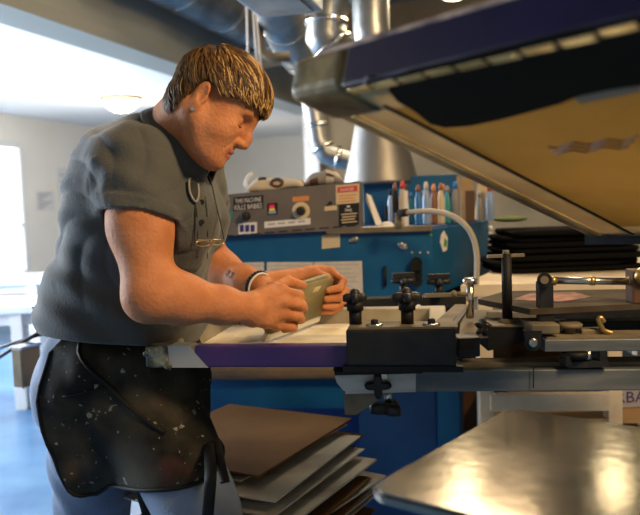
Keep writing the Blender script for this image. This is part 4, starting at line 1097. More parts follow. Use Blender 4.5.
# --- arms
body += [rc(chestC+Lv*-.10+spine*.06, shR, .06, .054, .04), rc(chestC+Lv*.10+spine*.06, shL, .06, .054, .04)]
midR = shR.lerp(elR, .5)
body += [rc(shR, midR+Vector((-.002,0,0)), .054, .0560, .03), rc(midR, elR, .0555, .0455, .03)]
fR = elR.lerp(wrR, .28)
body += [rc(elR, fR, .0440, .0435, .03), rc(fR, elR.lerp(wrR,.7), .0435, .0345, .03), rc(elR.lerp(wrR,.7), wrR, .0345, .0290, .02)]
body += [el(elR+Vector((-.010,0,-.010)), (.031,.031,.031), None, .03)]
midL = shL.lerp(elL, .5); fL = elL.lerp(wrL, .28)
body += [rc(shL, midL, .054, .057, .03), rc(midL, elL, .056, .046, .03), rc(elL, fL, .045, .044, .03), rc(fL, elL.lerp(wrL,.7), .044, .034, .03), rc(elL.lerp(wrL,.7), wrL, .034, .028, .02)]
# --- hands
def finger(pts, r, k=.004, first=.010):
    out = []; rr = [r, r*.97, r*.90, r*.80]
    for i, (a, b) in enumerate(zip(pts, pts[1:])):
        out += [rc(a, b, rr[i], rr[i+1], k if i else first)]
    return out
# near (right) hand closed on the near end of the handle
body += [rb((wrR+P(272,307,1.49))*.5, (.034,.0155,.034), frame(P(272,307,1.49)-wrR, Zv), .016, .02)]
body += [rb(P(268,307.5,1.487), (.024,.014,.040), frame(P(272,305,1.49)-wrR, Zv+Vector((.12,0,0))), .015, .018)]
nearf = [
 ([P(270,296,1.484), P(282,290.5,1.497), P(299.5,295,1.520), P(301,299,1.548), P(290,303,1.566)], .0100),
 ([P(270,304,1.482), P(284,302,1.492), P(302,305.5,1.516), P(303.5,308.5,1.546), P(291,312,1.567)], .0102),
 ([P(268,312,1.484), P(281,314,1.494), P(299.5,317,1.518), P(301,319.5,1.546), P(289,322,1.567)], .0098),
 ([P(266,320,1.490), P(276,325,1.500), P(292,327,1.520), P(294,328.5,1.546), P(284,330,1.566)], .0088)]
for pts, r in nearf:
    body += [rc(pts[0], pts[1], r*1.15, r*1.08, .012)] + finger(pts[1:], r)
body += [rc(P(258,302,1.480), P(272,289,1.515), .0175, .0145, .018), rc(P(272,289,1.515), P(288,281.5,1.548), .0135, .0118, .006), rc(P(288,281.5,1.548), P(303,285.5,1.588), .0115, .0095, .005)]
# far (left) hand wrapped round the far end from behind
pL = P(300,281,1.835); kL = P(326,279,1.905)
body += [rb((wrL+kL)*.5+Vector((0,.02,0)), ((kL-wrL).length*.5,.016,.036), frame(kL-wrL, Zv), .015, .02)]
body += [rb(P(312,284,1.895), (.036,.015,.042), frame(kL-wrL, Zv), .014, .018)]
farf = [
 ([P(322,275,1.905), P(331,271.5,1.905), P(343,281,1.875), P(340,288,1.848), P(328,290,1.832)], .0104),
 ([P(322,283,1.912), P(333,283,1.912), P(346,291,1.878), P(340,298,1.846), P(326,299,1.836)], .0104),
 ([P(320,291,1.915), P(331,292,1.915), P(345,300,1.884), P(336,306,1.852), P(324,306.5,1.843)], .0098),
 ([P(318,299,1.915), P(328,301,1.915), P(340,307,1.892), P(332,311.5,1.862), P(321,311.5,1.856)], .0090)]
for pts, r in farf:
    body += [rc(pts[0], pts[1], r*1.15, r*1.08, .012)] + finger(pts[1:], r)
body += [rc(P(285,284,1.81), P(300,276,1.835), .016, .0135, .016), rc(P(300,276,1.835), P(316,273,1.835), .0132, .0118, .006), rc(P(316,273,1.835), P(327,277.5,1.825), .0115, .0095, .005)]
mins = P(0,0,1.0)
me, bv, bf = mesh_sdf('body', body, (-.66,1.24,.86), (.12,2.02,1.66), .0028, 1)

# skin with warm variation, a small forearm tattoo
def skin():
    m = mat('skin', (.45,.170,.070), .58, col2=(.56,.235,.105), scale=22, detail=6, bump=.22, bscale=150, spec=.22)
    nt = m.node_tree; b = nt.nodes['Principled BSDF']
    b.inputs['Subsurface Weight'].default_value = .12; b.inputs['Subsurface Radius'].default_value = (1,.35,.2); b.inputs['Subsurface Scale'].default_value = .008
    return m
K['skin'] = skin(); K['lips'] = mat('lip skin', (.42,.13,.085), .42); K['blush'] = mat('ruddy skin', (.54,.20,.11), .48, col2=(.47,.18,.10), scale=30, bump=.2, bscale=150)
K['tattoo'] = mat('tattoo ink', (.05,.035,.03), .6, spec=.1)
hip0 = Vector((hipC.x, hipC.y, 0))
person = thing('person', hip0, 'person with sandy hair, grey polo and stained black apron, leaning over the flat screen', 'person')
bo = link('body', me, ['skin', 'lips', 'blush', 'tattoo'], person)
fc = bv[bf].mean(1); loc = (fc-np.array(HO))@np.array(HR)/HS
mi = np.zeros(len(bf), 'i')
lip = (loc[:,0] > .086) & (np.abs(loc[:,1]) < .0245-.3*np.abs(loc[:,2]+.0575)) & (loc[:,2] < -.048) & (loc[:,2] > -.0695)
mi[lip] = 1
tt = np.array(P(229.5,273,1.83)); 
# tattoo faces: small four-petal mark on the camera side of the far forearm
dirs = fc-np.array(CAM); px = 0
def proj(p):
    q = p-np.array(CAM); x = q@np.array(right); y = q@np.array(upv); z = q@np.array(fwd); return 320+FPX*x/z, 257.5-FPX*y/z
U, Vp = proj(fc); dx, dy = U-230, Vp-274.5
a = R(35); x_ = dx*math.cos(a)+dy*math.sin(a); y_ = -dx*math.sin(a)+dy*math.cos(a)
pet = (np.hypot(np.abs(x_)-2.2, np.abs(y_)-1.9) < 1.75) & (np.hypot(np.abs(x_)-2.2, np.abs(y_)-1.9) > .55) & (fc[:,1] > 1.7) & (fc[:,1] < 1.93)
mi[pet] = 3; print('tattoo faces', int(pet.sum()))
bo.data.polygons.foreach_set('material_index', mi)

# eyes just showing below the lids, brows
for s in (-1, 1):
    MB().ball(H(.0795,s*.032,.0095), .0122*HS, n=16).build('eye', mat('eye', (.10,.07,.05), .2), person)
    m = MB(); m.tube([H(.0935,s*.020,.0030), H(.0945,s*.031,.0010), H(.0895,s*.044,.0005)], [.0008,.0016,.0010], n=6); m.build('eyelashes', K['brownwood'], person)
    m = MB(); rnd = random.Random(5)
    for k in range(130):
        t = rnd.random(); y = s*(.014+.034*t); x = .1045-.35*t*t*.04-.0085*t; z = .037+.004*math.sin(t*3)+rnd.uniform(-.003,.003)
        p = H(x, y, z); m.tube([p, p+HL*s*.006*HS+HU*.001+HF*.001], [.0009,.0003], n=3)
    m.build('eyebrow', mat('brow hair', (.16,.08,.03), .6), person)
# mole and earring
MB().lathe(H(.002,-.081,-.033), [(.004,0),(.004,.002)], axis=-HL, n=12).build('earring', K['chrome'], person)
MB().ball(H(.048,-.0545,-.052), .0035, n=8).build('mole', K['blush'], person)

# --- hair: a clumped cap with individual strands over it
hc0 = np.array(H(.0,0,.050)); HRn = np.array(HR)
def hairline(q):       # q in head units; > 0 where hair grows
    x, y, z = q[:,0], np.abs(q[:,1]), q[:,2]
    low = np.where(x > .012, .030+.10*np.clip(x-.012,0,1), np.where(x > -.028, .032, -.058))
    front = .088-.45*np.clip(y-.02,0,1)*0
    return np.minimum(z-low, np.where(z < .052, .060-x+.35*(z-.0), .2))
def capf(p):
    q = (p-np.array(HO))@HRn/HS
    e = (q-np.array([.008,0,.050]))/np.array([.106,.083,.093]); k0 = np.sqrt((e**2).sum(1)); k1 = np.sqrt(((e/np.array([.106,.083,.093]))**2).sum(1))+1e-9
    d = k0*(k0-1)/k1
    e2 = (q-np.array([-.022,0,.0]))/np.array([.067,.069,.078]); m0 = np.sqrt((e2**2).sum(1))+1e-9; m1 = np.sqrt(((e2/np.array([.067,.069,.078]))**2).sum(1))+1e-9
    d = np.minimum(d, m0*(m0-1)/m1)
    ang = np.arctan2(q[:,1], q[:,0]+.05); d = d + .0030*np.sin(ang*17+q[:,2]*40)+.0022*np.sin(ang*31-q[:,2]*90+q[:,0]*60)
    lowz = np.where(q[:,0] > .010, .030, np.where(q[:,0] > -.026, .036, -.050))
    lowz = .036 + (-.094)/(1+np.exp((q[:,0]+.024)/.0035)) - .010/(1+np.exp(-(q[:,0]-.02)/.004)) + .48*np.clip(q[:,0]-.03,0,.075)
    cutd = (lowz-q[:,2])
    return np.maximum(d, cutd)*HS
me, hv, hf = mesh_sdf('hair', [('u', capf, 0, arr(H(0,0,.04)), .13), ('s', lambda p: field([el(H(.004,0,.050), hs(.093,.072,.080), HR, 0)], p)*-1+0 if False else -field([el(H(.004,0,.050), hs(.090,.069,.078), HR, 0)], p)*-1, 0, None, 0)][:1], H(0,0,.05)-Vector((.16,.16,.17)), H(0,0,.05)+Vector((.16,.16,.17)), .003, 1)
HC = [mat('hair dark brown', (.060,.028,.009), .5, spec=.25), mat('hair sandy brown', (.17,.085,.026), .45, spec=.3), mat('hair blond', (.50,.31,.11), .42, spec=.4)]
ho = link('hair', me, HC[0], person)
hb_ = bmesh.new(); hb_.from_mesh(ho.data)
rnd = random.Random(11)
hoff = wloc(ho)
def lowz(x): return .036 - .094/(1+math.exp(max(-50,min(50,(x+.024)/.0035)))) - .010/(1+math.exp(-max(-50,min(50,(x-.02)/.004)))) + .48*min(max(x-.03,0),.075)
cen = Vector((.008,0,.050)); ax = Vector((.1075,.0845,.0945)); crown = Vector((-.62,-.05,.78)).normalized()
clumps = [rnd.uniform(0, 6.28) for _ in range(64)]
cnt = 0
for _ in range(6500):
    # pick a direction on the cap
    th = rnd.uniform(0, 2*math.pi); ph = math.acos(rnd.uniform(-.75, 1.0)); cl = int(th/6.2832*40)
    t1 = crown.orthogonal().normalized(); t2 = crown.cross(t1)
    # strand leaves along the meridian away from the crown
    L_ = rnd.uniform(.45, .95) if ph < 1.6 else rnd.uniform(.3, .5); n = 7; pts = []
    lift = rnd.uniform(.0, .05)+.03*abs(math.sin(clumps[int((th/6.2832)*64) % 64]*2+int(ph*3))); w_ = rnd.uniform(-.12, .12)+.22*math.sin(clumps[int((th/6.2832)*64) % 64]+int(ph*3)*1.7)+.12
    for i in range(n):
        a = ph + L_*i/(n-1); tt_ = th + w_*(i/(n-1))
        d = crown*math.cos(a)+(t1*math.cos(tt_)+t2*math.sin(tt_))*math.sin(a)
        r_ = 1.0+lift*math.sin(i/(n-1)*2.4)+.012*math.sin(7*tt_+a*3)
        D3 = Vector((ax.x*d.x, ax.y*d.y, ax.z*d.z)); c2 = cen-Vector((-.022,0,.0)); s2 = (.0685,.0705,.0795)
        A_ = sum((D3[j]/s2[j])**2 for j in range(3)); B_ = 2*sum(D3[j]*c2[j]/s2[j]**2 for j in range(3)); C_ = sum((c2[j]/s2[j])**2 for j in range(3))-1
        dis = B_*B_-4*A_*C_; tq = (-B_+math.sqrt(dis))/(2*A_) if dis > 0 else 0
        q = cen + D3*max(1.0, tq)*r_
        pts.append(q)
    r0q = pts[0]
    if r0q.z < lowz(r0q.x)+.006: continue
    keep = []
    for q in pts:
        slack = .014 if q.x > .088 else (.007 if q.x > -.02 else .014)
        if q.x > -.03 and q.x < .02: slack = .002
        if q.z < lowz(q.x)-slack*rnd.uniform(.3, 1): break
        keep.append(q)
    if len(keep) < 3: continue
    wpts = [H(*q)-hoff for q in keep]; m_ = len(wpts)
    c_ = rnd.random(); bias = .5*math.sin(th*9+ph*2)
    frontness = keep[-1].x/.11
    mi_ = 2 if c_+bias*.35+frontness*.25 > .90 else (1 if c_+bias*.5 > .45 else 0)
    rs_ = []
    wd = rnd.uniform(.0007,.0013)
    prev = None
    side_ = None
    for i, p in enumerate(wpts):
        t = (wpts[min(i+1,m_-1)]-wpts[max(i-1,0)]).normalized(); nn = (p+hoff-H(*cen)).normalized(); sd_ = t.cross(nn).normalized()
        ww = wd*(1 if i < m_-1 else .15)
        ring = [hb_.verts.new(p+sd_*ww), hb_.verts.new(p+nn*ww*.9), hb_.verts.new(p-sd_*ww)]
        if prev:
            for k in (0,1):
                f = hb_.faces.new((prev[k], prev[k+1], ring[k+1], ring[k])); f.material_index = mi_; f.smooth = True
        prev = ring
    cnt += 1
hb_.to_mesh(ho.data); hb_.free()
for m_ in HC[1:]: ho.data.materials.append(m_)

# --- polo shirt
def folds(p):
    x, y, z = p[:,0], p[:,1], p[:,2]
    lowf = 1/(1+np.exp((z-1.16)/.035))
    a = np.sin(62*(z+.42*x) + 3*np.sin(9*x+7*y)+1.3*np.sin(21*y))*.0042*lowf
    # drape lines from the armpit down across the back
    b = np.sin(48*(x*.75+z*.62)+2.5*np.sin(8*z))*.0020*(1-lowf)*np.clip((-.30-x)/.08,0,1)
    c = np.sin(95*(x*.5+z)+4*np.sin(11*y+5*x))*.0020
    # creases running from the armpit up over the shoulder and down the sleeve
    A0 = np.array(P(118,215,1.40)); ang_ = np.arctan2(z-A0[2], x-A0[0]+.0001); rad_ = np.hypot(z-A0[2], x-A0[0])
    near_ = 1/(1+np.exp((y-1.52)/.02)); env = np.exp(-((rad_-.13)/.075)**2)*near_
    c = c + (np.abs(np.sin(ang_*5.5+1.5*np.sin(rad_*22)))**.7-.6)*.0075*env*-1
    return (a+b+c).astype(np.float32)
shirt = []
shirt += [el(chestC+Fv*.0, (.150,.185,.165), TR), el(bellyC, (.163,.170,.15), TR, .09)]
shirt += [el(P(176,222,1.50), (.085,.085,.085), None, .06), el(P(196,222,1.70), (.075,.075,.08), None, .06)]
shirt += [el(P(122,318,1.655), (.174,.168,.115), TR, .09)]
ub = P(142,163,1.59); shirt += [el(ub, (.100,.165,.085), TR, .07)]
shirt += [rc(neckB+Vector((-.02,.01,-.03)), shR+Vector((.0,.02,-.012)), .078, .072, .05), rc(neckB+Vector((-.02,.01,-.03)), shL+Vector((0,-.02,-.012)), .078, .068, .05)]
slR = shR.lerp(elR, .50); slL = shL.lerp(elL, .42)
shirt += [rc(shR, slR, .074, .0725, .035), rc(shL, slL, .068, .067, .03)]
shirt += [disp(folds)]
dR_ = (elR-shR).normalized(); eR = shR.lerp(elR, .405)
dL_ = (elL-shL).normalized(); eL = shL.lerp(elL, .37)
def localcut(pt, d, rad):
    pt = arr(pt); d = arr(d)
    def f(p):
        q = p-pt; h = q@d; r_ = np.sqrt(np.maximum((q*q).sum(1)-h*h, 0)); return np.maximum(np.maximum(-h, r_-rad), h-.14)
    return ('s', f, .002, arr(pt+d*.06), .2)
# sleeve ends: everything of the sleeve past the cuff goes, then the cuff is hollowed round the arm
def sleeve(sh, e, d, r0_, r1_):
    sh, e, d = arr(sh), arr(e), arr(d)
    return sh
base_ops = [o for o in shirt if o is not None]
def sleeve_ops(sh, e, d, ra, rb_, tilt=(0,0,0)):
    L = float(np.linalg.norm(arr(e)-arr(sh)))
    sh_, d_ = arr(sh), arr(d); hd_ = d_+arr(tilt); hd_ = hd_/np.linalg.norm(hd_)
    def f(p):
        q = p-sh_; h = q@d_; hc = q@hd_; t = np.clip(h/L, 0, 1); r_ = np.sqrt(np.maximum((q*q).sum(1)-h*h, 0))
        cuff = .0028*(hc > L-.024)
        wr_ = .0030*np.sin(75*h+30*p[:,0]+3*np.sin(p[:,0]*30))*(hc < L-.026)
        dd = r_-(ra+(rb_-ra)*t)-cuff-wr_
        cap = np.where(h < 0, np.sqrt((q*q).sum(1))-ra, -1)
        return np.maximum(np.maximum(dd, hc-L), np.where(h < 0, cap, -1)).astype(np.float32)
    return ('u', f, .025, (sh_+arr(e))/2, L/2+max(ra, rb_)+.01)
shirt = [o for i, o in enumerate(shirt) if i not in (7, 8)]
shirt = shirt[:-1] + [sleeve_ops(shR, eR, dR_, .075, .0705, (-.32,0,0)), sleeve_ops(shL, eL, dL_, .068, .067), shirt[-1]]
shirt += [sub(rc(eR-dR_*.02, eR+dR_*.06, .063, .065), .001), sub(rc(eL-dL_*.02, eL+dL_*.05, .060, .062), .001)]
nA = (P(206,133,1.50)-P(163,150,1.555)).normalized()
shirt += [sub(rc(P(176,140,1.53), P(225,118,1.46), .066, .085), .004)]
# open placket below the throat
shirt += [sub(rc(P(198,165,1.50), P(203,188,1.505), .014, .004), .004)]
# hem plane: lower at the back
h1, h2, h3 = P(30,328,1.66), P(200,341,1.66), P(110,345,1.46)
hn2 = (h2-h1).cross(h3-h1).normalized(); hn2 = -hn2 if hn2.z > 0 else hn2
shirt += [cut(hn2, hn2.dot(h1), .004)]
h1u = h1+Vector((0,0,.02))
me, _, _ = mesh_sdf('polo_shirt', shirt, (-.72,1.24,.93), (-.10,1.90,1.52), .0036, 1)
m, nt, b = _nt('grey polo knit')
b.inputs['Roughness'].default_value = .85; b.inputs['Sheen Weight'].default_value = .25; b.inputs['Base Color'].default_value = (.062,.064,.062,1)
K['polo'] = mat('grey polo knit', (.052,.056,.055), .88, col2=(.068,.072,.068), scale=5, detail=6, bump=.25, bscale=220, sheen=.2)
link('polo_shirt', me, 'polo', person)
# collar
cR = P(190,139,1.505); cN = (P(217,122,1.46)-P(166,150,1.545)).normalized()
cN = (Fv*.80+Zv*.56+Vector((.0,-.06,0))).normalized()
cF = (Fv - cN*Fv.dot(cN)).normalized(); cF = -cF if cF.z > 0 else cF      # towards the throat (down front)
cLft = cN.cross(cF).normalized()
cC = P(187,140,1.515)
def ringpt(a, r, h): return cC + (cF*math.cos(a)*1.10+cLft*math.sin(a)*.98)*r + cN*h
m = MB()
def colf(u, v):
    a = R(14)+u*R(332); tip = abs(u-.5)*2; spread = .0+.018*max(0,tip-.75)/.25
    prof = [(.066,-.018),(.066,.006),(.070,.012),(.077,.004),(.086,-.014),(.092,-.028)]
    k = v*(len(prof)-1); i = min(int(k), len(prof)-2); f = k-i
    r_ = prof[i][0]*(1-f)+prof[i+1][0]*f; h = prof[i][1]*(1-f)+prof[i+1][1]*f
    if v > .55: h -= spread*(v-.55)*1.5; r_ += .02*max(0,tip-.7)*(v-.5)
    return ringpt(a, r_+.0015*math.sin(9*a), h)
m.grid(colf, 64, 16, thick=-.003); m.build('collar', K['polo'], person)
m = MB(); pk = [P(199,176,1.44), P(204,200,1.42), P(206,225,1.41)]
K['placket'] = mat('patterned inner placket', (.55,.53,.50), .8, col2=(.04,.04,.045), scale=70, lo=.45, hi=.55)

# chest surface helper: marches the shirt field to find where the cloth is
def on_shirt(u, v, y0=1.30, off=.003):
    d = (P(u, v, 1.5)-CAM); d = d/d.y; ys = np.arange(y0, 1.95, .002, dtype=np.float32)
    pts = np.array(CAM, dtype=np.float32)[None]+ys[:,None]*np.array(d, dtype=np.float32)[None]
    f = field(shirt, pts); i = np.argmax(f < 0) if (f < 0).any() else 120
    return Vector(pts[i].tolist()) - Vector(d).normalized()*off
m = MB()
pl_l = [on_shirt(u, v) for u, v in ((196,196),(197.5,215),(198,235),(197,258))]
m.tube(pl_l, .0016, n=6); m.build('placket_seam', K['polo'], person)
m = MB(); pl_l = [on_shirt(u, v) for u, v in ((206,196),(207.5,215),(208,235),(207,258))]; m.tube(pl_l, .0016, n=6); m.build('placket_seam', K['polo'], person)
for v in (202, 222): 
    p = on_shirt(202, v); MB().lathe(p, [(.005,0),(.005,.0025)], axis=(0,-1,0), n=14).build('button', K['black'], person)
# patterned lining in the placket opening at the throat
m = MB(); lin = [on_shirt(u, v, off=.0015) for u, v in ((189,178),(197,175),(200,190),(197,208),(191,196))]
m.poly(lin, .002, axis=(0,-1,0)); m.build('placket_lining', K['placket'], person)
# --- chest pocket fold

# sunglasses hooked in the collar
sp0 = on_shirt(193, 188, off=.012)
t = thing('sunglasses', sp0, 'black and white sunglasses hooked in the open collar of the polo', 'sunglasses')
m = MB(); m.tube(smooth_pts([on_shirt(u, v, off=.010) for u, v in ((189,180),(189,190),(192,198),(196,203),(199,196),(198,184))]), .0024, n=8); m.build('frame_rim', K['greyc'], t)
m = MB(); lens = [on_shirt(u, v, off=.008) for u, v in ((189,180),(196,181),(198,192),(196,203),(192,197))]; m.poly(lens, .003, axis=(0,-1,0)); m.build('dark_lens', K['black'], t)

# reading glasses hanging on a cord
t = thing('reading_glasses', on_shirt(208, 243, off=.02), 'thin gold reading glasses hanging on a cord before the polo', 'glasses')
gy = min(on_shirt(200,240).y, on_shirt(212,240).y)-.012
K['gold'] = mat('gold wire', (.65,.45,.18), .3, 1.0)
def ellipse(cu, cv, ru, rv, Y, n=20): return [P(cu+ru*math.cos(2*math.pi*k/n), cv+rv*math.sin(2*math.pi*k/n), Y+.012*math.cos(2*math.pi*k/n)) for k in range(n)]
MB().tube(ellipse(203,243.5,7,2.8,gy), .0009, n=6, closed=True).build('lens_rim', K['gold'], t)
MB().tube(ellipse(217,242.5,6.5,2.6,gy+.02), .0009, n=6, closed=True).build('lens_rim', K['gold'], t)
MB().tube([P(194.5,243,gy), P(199,240,gy+.01), P(212,239.5,gy+.01), P(224,240,gy+.02)], .0012, n=6).build('temple_arm', K['gold'], t)
MB().tube(smooth_pts([P(224,240,gy+.02), P(222,228,gy+.03), P(216,205,gy+.05), P(211,180,gy+.06), P(206,168,gy+.05)]), .0012, n=6).build('neck_cord', K['black'], t)
MB().tube(smooth_pts([P(194.5,243,gy), on_shirt(195,225,off=.004), on_shirt(196,205,off=.006), on_shirt(194,185,off=.008)]), .0012, n=6).build('neck_cord', K['black'], t)

# bracelet of beads on the far wrist
wa = (wrL-elL).normalized(); wc = elL.lerp(wrL, .93); wx = wa.orthogonal().normalized(); wy = wa.cross(wx)
br = thing('bracelet', wc, 'black bead bracelet with white beads on the far wrist', 'bracelet')
m = MB(); m2 = MB(); NB = 26
for k in range(NB):
    a = 2*math.pi*k/NB; p = wc+(wx*math.cos(a)+wy*math.sin(a))*.0345
    m.ball(p, .0046, n=8) if True else None
m.build('black_beads', K['black'], br)
m = MB(); 
ring = [wc+wa*.008+(wx*math.cos(2*math.pi*k/24)+wy*math.sin(2*math.pi*k/24))*.0335 for k in range(24)]
m.tube(ring, .0026, n=8, closed=True); m.build('white_band', K['paperwhite'], br)
m = MB(); ring = [elR.lerp(wrR,.90)+(Vector((0,math.cos(2*math.pi*k/24),0))+Vector((.05,0,1))*math.sin(2*math.pi*k/24))*.0325 for k in range(24)]
m.tube(ring, .0008, n=6, closed=True); tag(m.build('wrist_thread', K['brownwood']), 'thin dark thread tied round the near wrist', 'bracelet')

# --- jeans
jn = []
jn += [el(P(122,372,1.665), (.180,.155,.11), frame(Fv, Zv)), el(P(120,345,1.665), (.165,.150,.06), frame(Fv, Zv), .04)]
jn += [el(P(78,392,1.65), (.085,.13,.10), frame(Fv, Zv), .05)]
hR_, kR_, aR_ = P(150,405,1.60), P(238,610,1.385), P(205,850,1.37)
hL_, kL_, aL_ = P(95,405,1.74), P(90,600,1.83), P(88,780,1.86)
jn += [rc(hR_, kR_, .100, .075, .05), rc(kR_, aR_, .078, .066, .04)]
jn += [rc(hL_, kL_, .110, .078, .05), rc(kL_, aL_, .076, .064, .04)]
jn += [disp(lambda p: (.004*np.sin(26*p[:,2]+9*np.sin(7*p[:,0]+5*p[:,1]))+.0022*np.sin(70*(p[:,0]+p[:,2]*.8)+5*np.sin(9*p[:,1]))).astype(np.float32))]
jn += [cut((0,0,1), P(110,337,1.6).z+.03)]
jn += [('s', lambda p: p[:,2]-.085, .002, None, 0)]
lowest = min(aR_.z, aL_.z)
me, _, _ = mesh_sdf('jeans', jn, (-.72,1.25,.06), (-.02,2.0,1.06), .006, 1)
K['denim'] = mat('washed denim', (.13,.19,.30), .85, col2=(.21,.27,.38), scale=7, detail=8, bump=.2, bscale=160)
jo = link('jeans', me, 'denim', person)
for a_x, kx in ((aR_, 0), (aL_, 1)):
    b = Vector((a_x.x, a_x.y, 0))
    ops = [rc(b+Fv*.0+Vector((0,0,.045)), b+Fv*.14+Vector((0,0,.032)), .042, .038, .03), rc(b+Vector((0,0,.05)), b+Vector((0,0,.10)), .042, .045, .03), ('s', lambda p: p[:,2]-0-.0-0*p[:,0] if False else p[:,2]*1.0-(.0), .001, None, 0)]
    me, _, _ = mesh_sdf('shoe', ops, b+Vector((-.1,-.1,-.01)), b+Vector((.25,.1,.17)), .006, 1)
    link('shoe', me, 'brownwood', person)
# belt and waistband, jean back pocket seam
def hipring(a, z, gx=0.0, gy_=0.0, c=None):
    c = c or P(122,350,1.665); return Vector((c.x, c.y, z)) + Fv*math.cos(a)*(.180+gx) + Lv*math.sin(a)*(.172+gy_)

# --- apron: a black cloth wrapped round the hips
ztop = P(115,338,1.42).z+.045
def apr(u, v):
    a = R(-140)+u*R(200)                      # -90 faces the camera, 0 faces forward
    at = a
    zt = ztop
    zb = .700 + .085*max(0, min(1, (u-.38)/.5)) - .01*math.sin(u*3)
    if u < .06: zb += .03*(1-u/.06)**2
    if u > .93: zb += .05*((u-.93)/.07)**2
    z = zt+(zb-zt)*v
    g = .010+.050*v*max(0, math.cos(a+R(10)))-.012*v*max(0,-math.cos(a))
    f_ = .006*math.sin(a*7+2*v)*v+.004*math.sin(a*13-v*5)*v + .003*math.sin(v*22+a*3)
    # sides draw in at the left border near the waist
    p = hipring(a, z, g+f_, g+f_)
    return p
NU_, NV_ = 121, 61
def hipc(): c = P(122,350,1.665); return c
_c = hipc(); _us = np.arange(NU_)/(NU_-1); _vs = np.arange(NV_)/(NV_-1)
zbf = lambda u: float(np.interp(u, [0,.12,.38,.67,1], [.665,.668,.725,.775,.79]))
A_0, A_R = -119, 180
RAD = np.zeros((NU_, NV_)); rr_ = np.linspace(.10, .42, 90, dtype=np.float32)
for i in range(NU_):
    a = R(A_0)+_us[i]*R(A_R); dvec = Fv*math.cos(a)+Lv*math.sin(a)
    zz_ = ztop+(zbf(_us[i])-ztop)*_vs
    pts_ = np.zeros((NV_, 90, 3), np.float32); pts_[:,:,0] = _c.x+dvec.x*rr_; pts_[:,:,1] = _c.y+dvec.y*rr_; pts_[:,:,2] = zz_[:,None]
    f_ = field(jn, pts_.reshape(-1,3)).reshape(NV_, 90) < 0
    RAD[i] = np.where(f_.any(1), rr_[89-np.argmax(f_[:,::-1], axis=1)], 0)+.009
for j in range(1, NV_): RAD[:,j] = np.maximum(RAD[:,j], RAD[:,j-1]-.0022)
K_ = np.ones(9)/9
for _ in range(3):
    pad = np.pad(RAD, ((4,4),(0,0)), mode='edge'); sm = np.stack([np.convolve(pad[:,j], K_, 'valid') for j in range(NV_)], 1); RAD = np.maximum(RAD, sm) if _ < 2 else sm+.002
    pad = np.pad(RAD, ((0,0),(2,2)), mode='edge'); RAD = np.stack([np.convolve(pad[i], np.ones(5)/5, 'valid') for i in range(NU_)], 0)
def apr(u, v):
    a = R(A_0)+u*R(A_R); x = u*(NU_-1); y = v*(NV_-1); i = min(int(x), NU_-2); j = min(int(y), NV_-2); fx_, fy_ = x-i, y-j
    r_ = RAD[i,j]*(1-fx_)*(1-fy_)+RAD[i+1,j]*fx_*(1-fy_)+RAD[i,j+1]*(1-fx_)*fy_+RAD[i+1,j+1]*fx_*fy_
    zb = zbf(u)
    if u < .06: zb += .03*(1-u/.06)**2
    if u > .93: zb += .05*((u-.93)/.07)**2
    z = ztop+(zb-ztop)*v
    w1 = .0050*math.sin(a*8+2.2*v+1.5*math.sin(v*5))*min(1, v*1.6)+.0028*math.sin(a*15-v*7+2*math.sin(a*3))*v+.0018*math.sin(v*26+a*5)
    r_ += .006+abs(0)+w1*1.0+.004*v
    return Vector((_c.x, _c.y, z)) + (Fv*math.cos(a)+Lv*math.sin(a))*r_
m = MB(); m.grid(apr, 120, 60, thick=-.003)
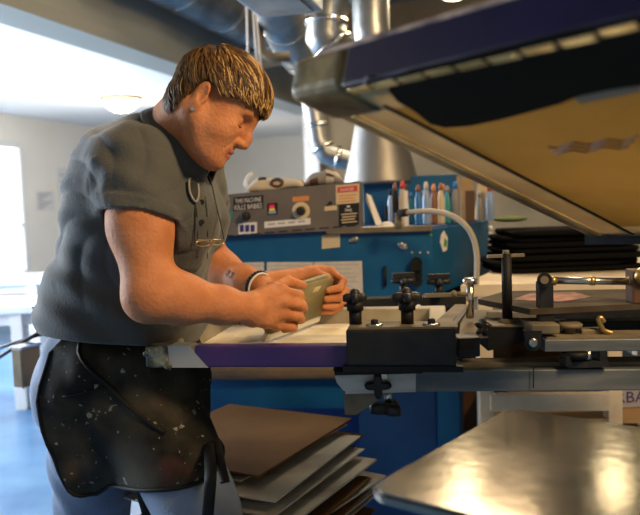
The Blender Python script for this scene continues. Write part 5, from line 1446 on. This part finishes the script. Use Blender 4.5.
def apron_mat():
    m, nt, b = _nt('ink stained apron cloth'); b.inputs['Roughness'].default_value = .75; b.inputs['Specular IOR Level'].default_value = .22
    tc = nt.nodes.new('ShaderNodeTexCoord')
    def noise(s, d, o=0):
        n = nt.nodes.new('ShaderNodeTexNoise'); n.inputs['Scale'].default_value = s; n.inputs['Detail'].default_value = d
        mp = nt.nodes.new('ShaderNodeMapping'); mp.inputs['Location'].default_value = (o, o, o); nt.links.new(tc.outputs['Object'], mp.inputs[0]); nt.links.new(mp.outputs[0], n.inputs['Vector']); return n
    def mix(f, a, bcol):
        x = nt.nodes.new('ShaderNodeMix'); x.data_type = 'RGBA'; nt.links.new(f, x.inputs[0])
        if isinstance(a, tuple): x.inputs[6].default_value = a
        else: nt.links.new(a, x.inputs[6])
        x.inputs[7].default_value = bcol; return x.outputs[2]
    def ramp(n, lo, hi, g=1.0):
        r = nt.nodes.new('ShaderNodeMapRange'); r.inputs[1].default_value = lo; r.inputs[2].default_value = hi; r.inputs[4].default_value = g; nt.links.new(n.outputs['Fac'], r.inputs[0]); return r.outputs[0]
    c = mix(ramp(noise(9,8), .42, .68), (.010,.010,.008,1), (.060,.052,.034,1))
    c = mix(ramp(noise(7,6,3), .56, .70, .5), c, (.03,.05,.055,1))
    c = mix(ramp(noise(11,6,7), .62, .74, .5), c, (.10,.035,.03,1))
    c = mix(ramp(noise(38,3,11), .675, .71, .8), c, (.30,.28,.22,1))
    c = mix(ramp(noise(75,2,17), .70, .73, .8), c, (.34,.31,.24,1))
    nt.links.new(c, b.inputs['Base Color'])
    n2 = noise(14,8,5); bp = nt.nodes.new('ShaderNodeBump'); bp.inputs['Strength'].default_value = .35; bp.inputs['Distance'].default_value = .01
    nt.links.new(n2.outputs['Fac'], bp.inputs['Height']); nt.links.new(bp.outputs[0], b.inputs['Normal'])
    return m
K['apron'] = apron_mat()
ap = m.build('apron', K['apron'], person)
# hem binding and straps
m = MB(); m.tube([apr(0.0, v/12) for v in range(13)]+[apr(k/60, 1.0) for k in range(1, 61)]+[apr(1.0, 1-v/12) for v in range(1, 13)], .0045, n=6); m.build('hem_binding', K['rubber'], ap)
m = MB()
def wb(u, v):
    a = R(-150)+u*R(230); return hipring(a, ztop-.004-.035*v, .006, .006)
m.grid(wb, 80, 4, thick=-.004); m.build('waistband', K['rubber'], ap)
def strap(pts, wd):
    m = MB(); pts = [Vector(p) for p in pts]
    for a, b in zip(pts, pts[1:]): m.beam(a, b, .004, wd, up=Fv, bev=0)
    return m
def ribbon(pts, wd):
    pts = smooth_pts([Vector(p) for p in pts], 2); m = MB(); n = len(pts)
    def f(u, v):
        k = u*(n-1); i = min(int(k), n-2); return pts[i].lerp(pts[i+1], k-i) + Vector((1,0,.15)).normalized()*wd*(v-.5)
    m.grid(f, n, 3, thick=.003); return m
ribbon([P(136,470,1.47), P(141,492,1.47), P(147,512,1.47), P(152,540,1.48)], .022).build('apron_tie', K['rubber'], ap)
ribbon([P(208,440,1.50), P(211,470,1.33), P(209,500,1.32), P(206,535,1.32)], .022).build('apron_tie', K['rubber'], ap)
ribbon([P(216,440,1.49), P(220,460,1.38), P(225,482,1.33)], .018).build('apron_tie', K['rubber'], ap)
m = MB(); fold = [apr(.06+.36*t, .10+.62*t**1.2) for t in [k/16 for k in range(17)]]
m.tube([p-Vector((0,.003,0)) for p in fold], .0042, n=6); m.build('sewn_fold', K['rubber'], ap)
m = MB(); m.tube([apr(.10+.17*t, .43-.01*t)-Vector((0,.003,0)) for t in [k/8 for k in range(9)]], .0022, n=6); m.build('pocket_edge', K['rubber'], ap)
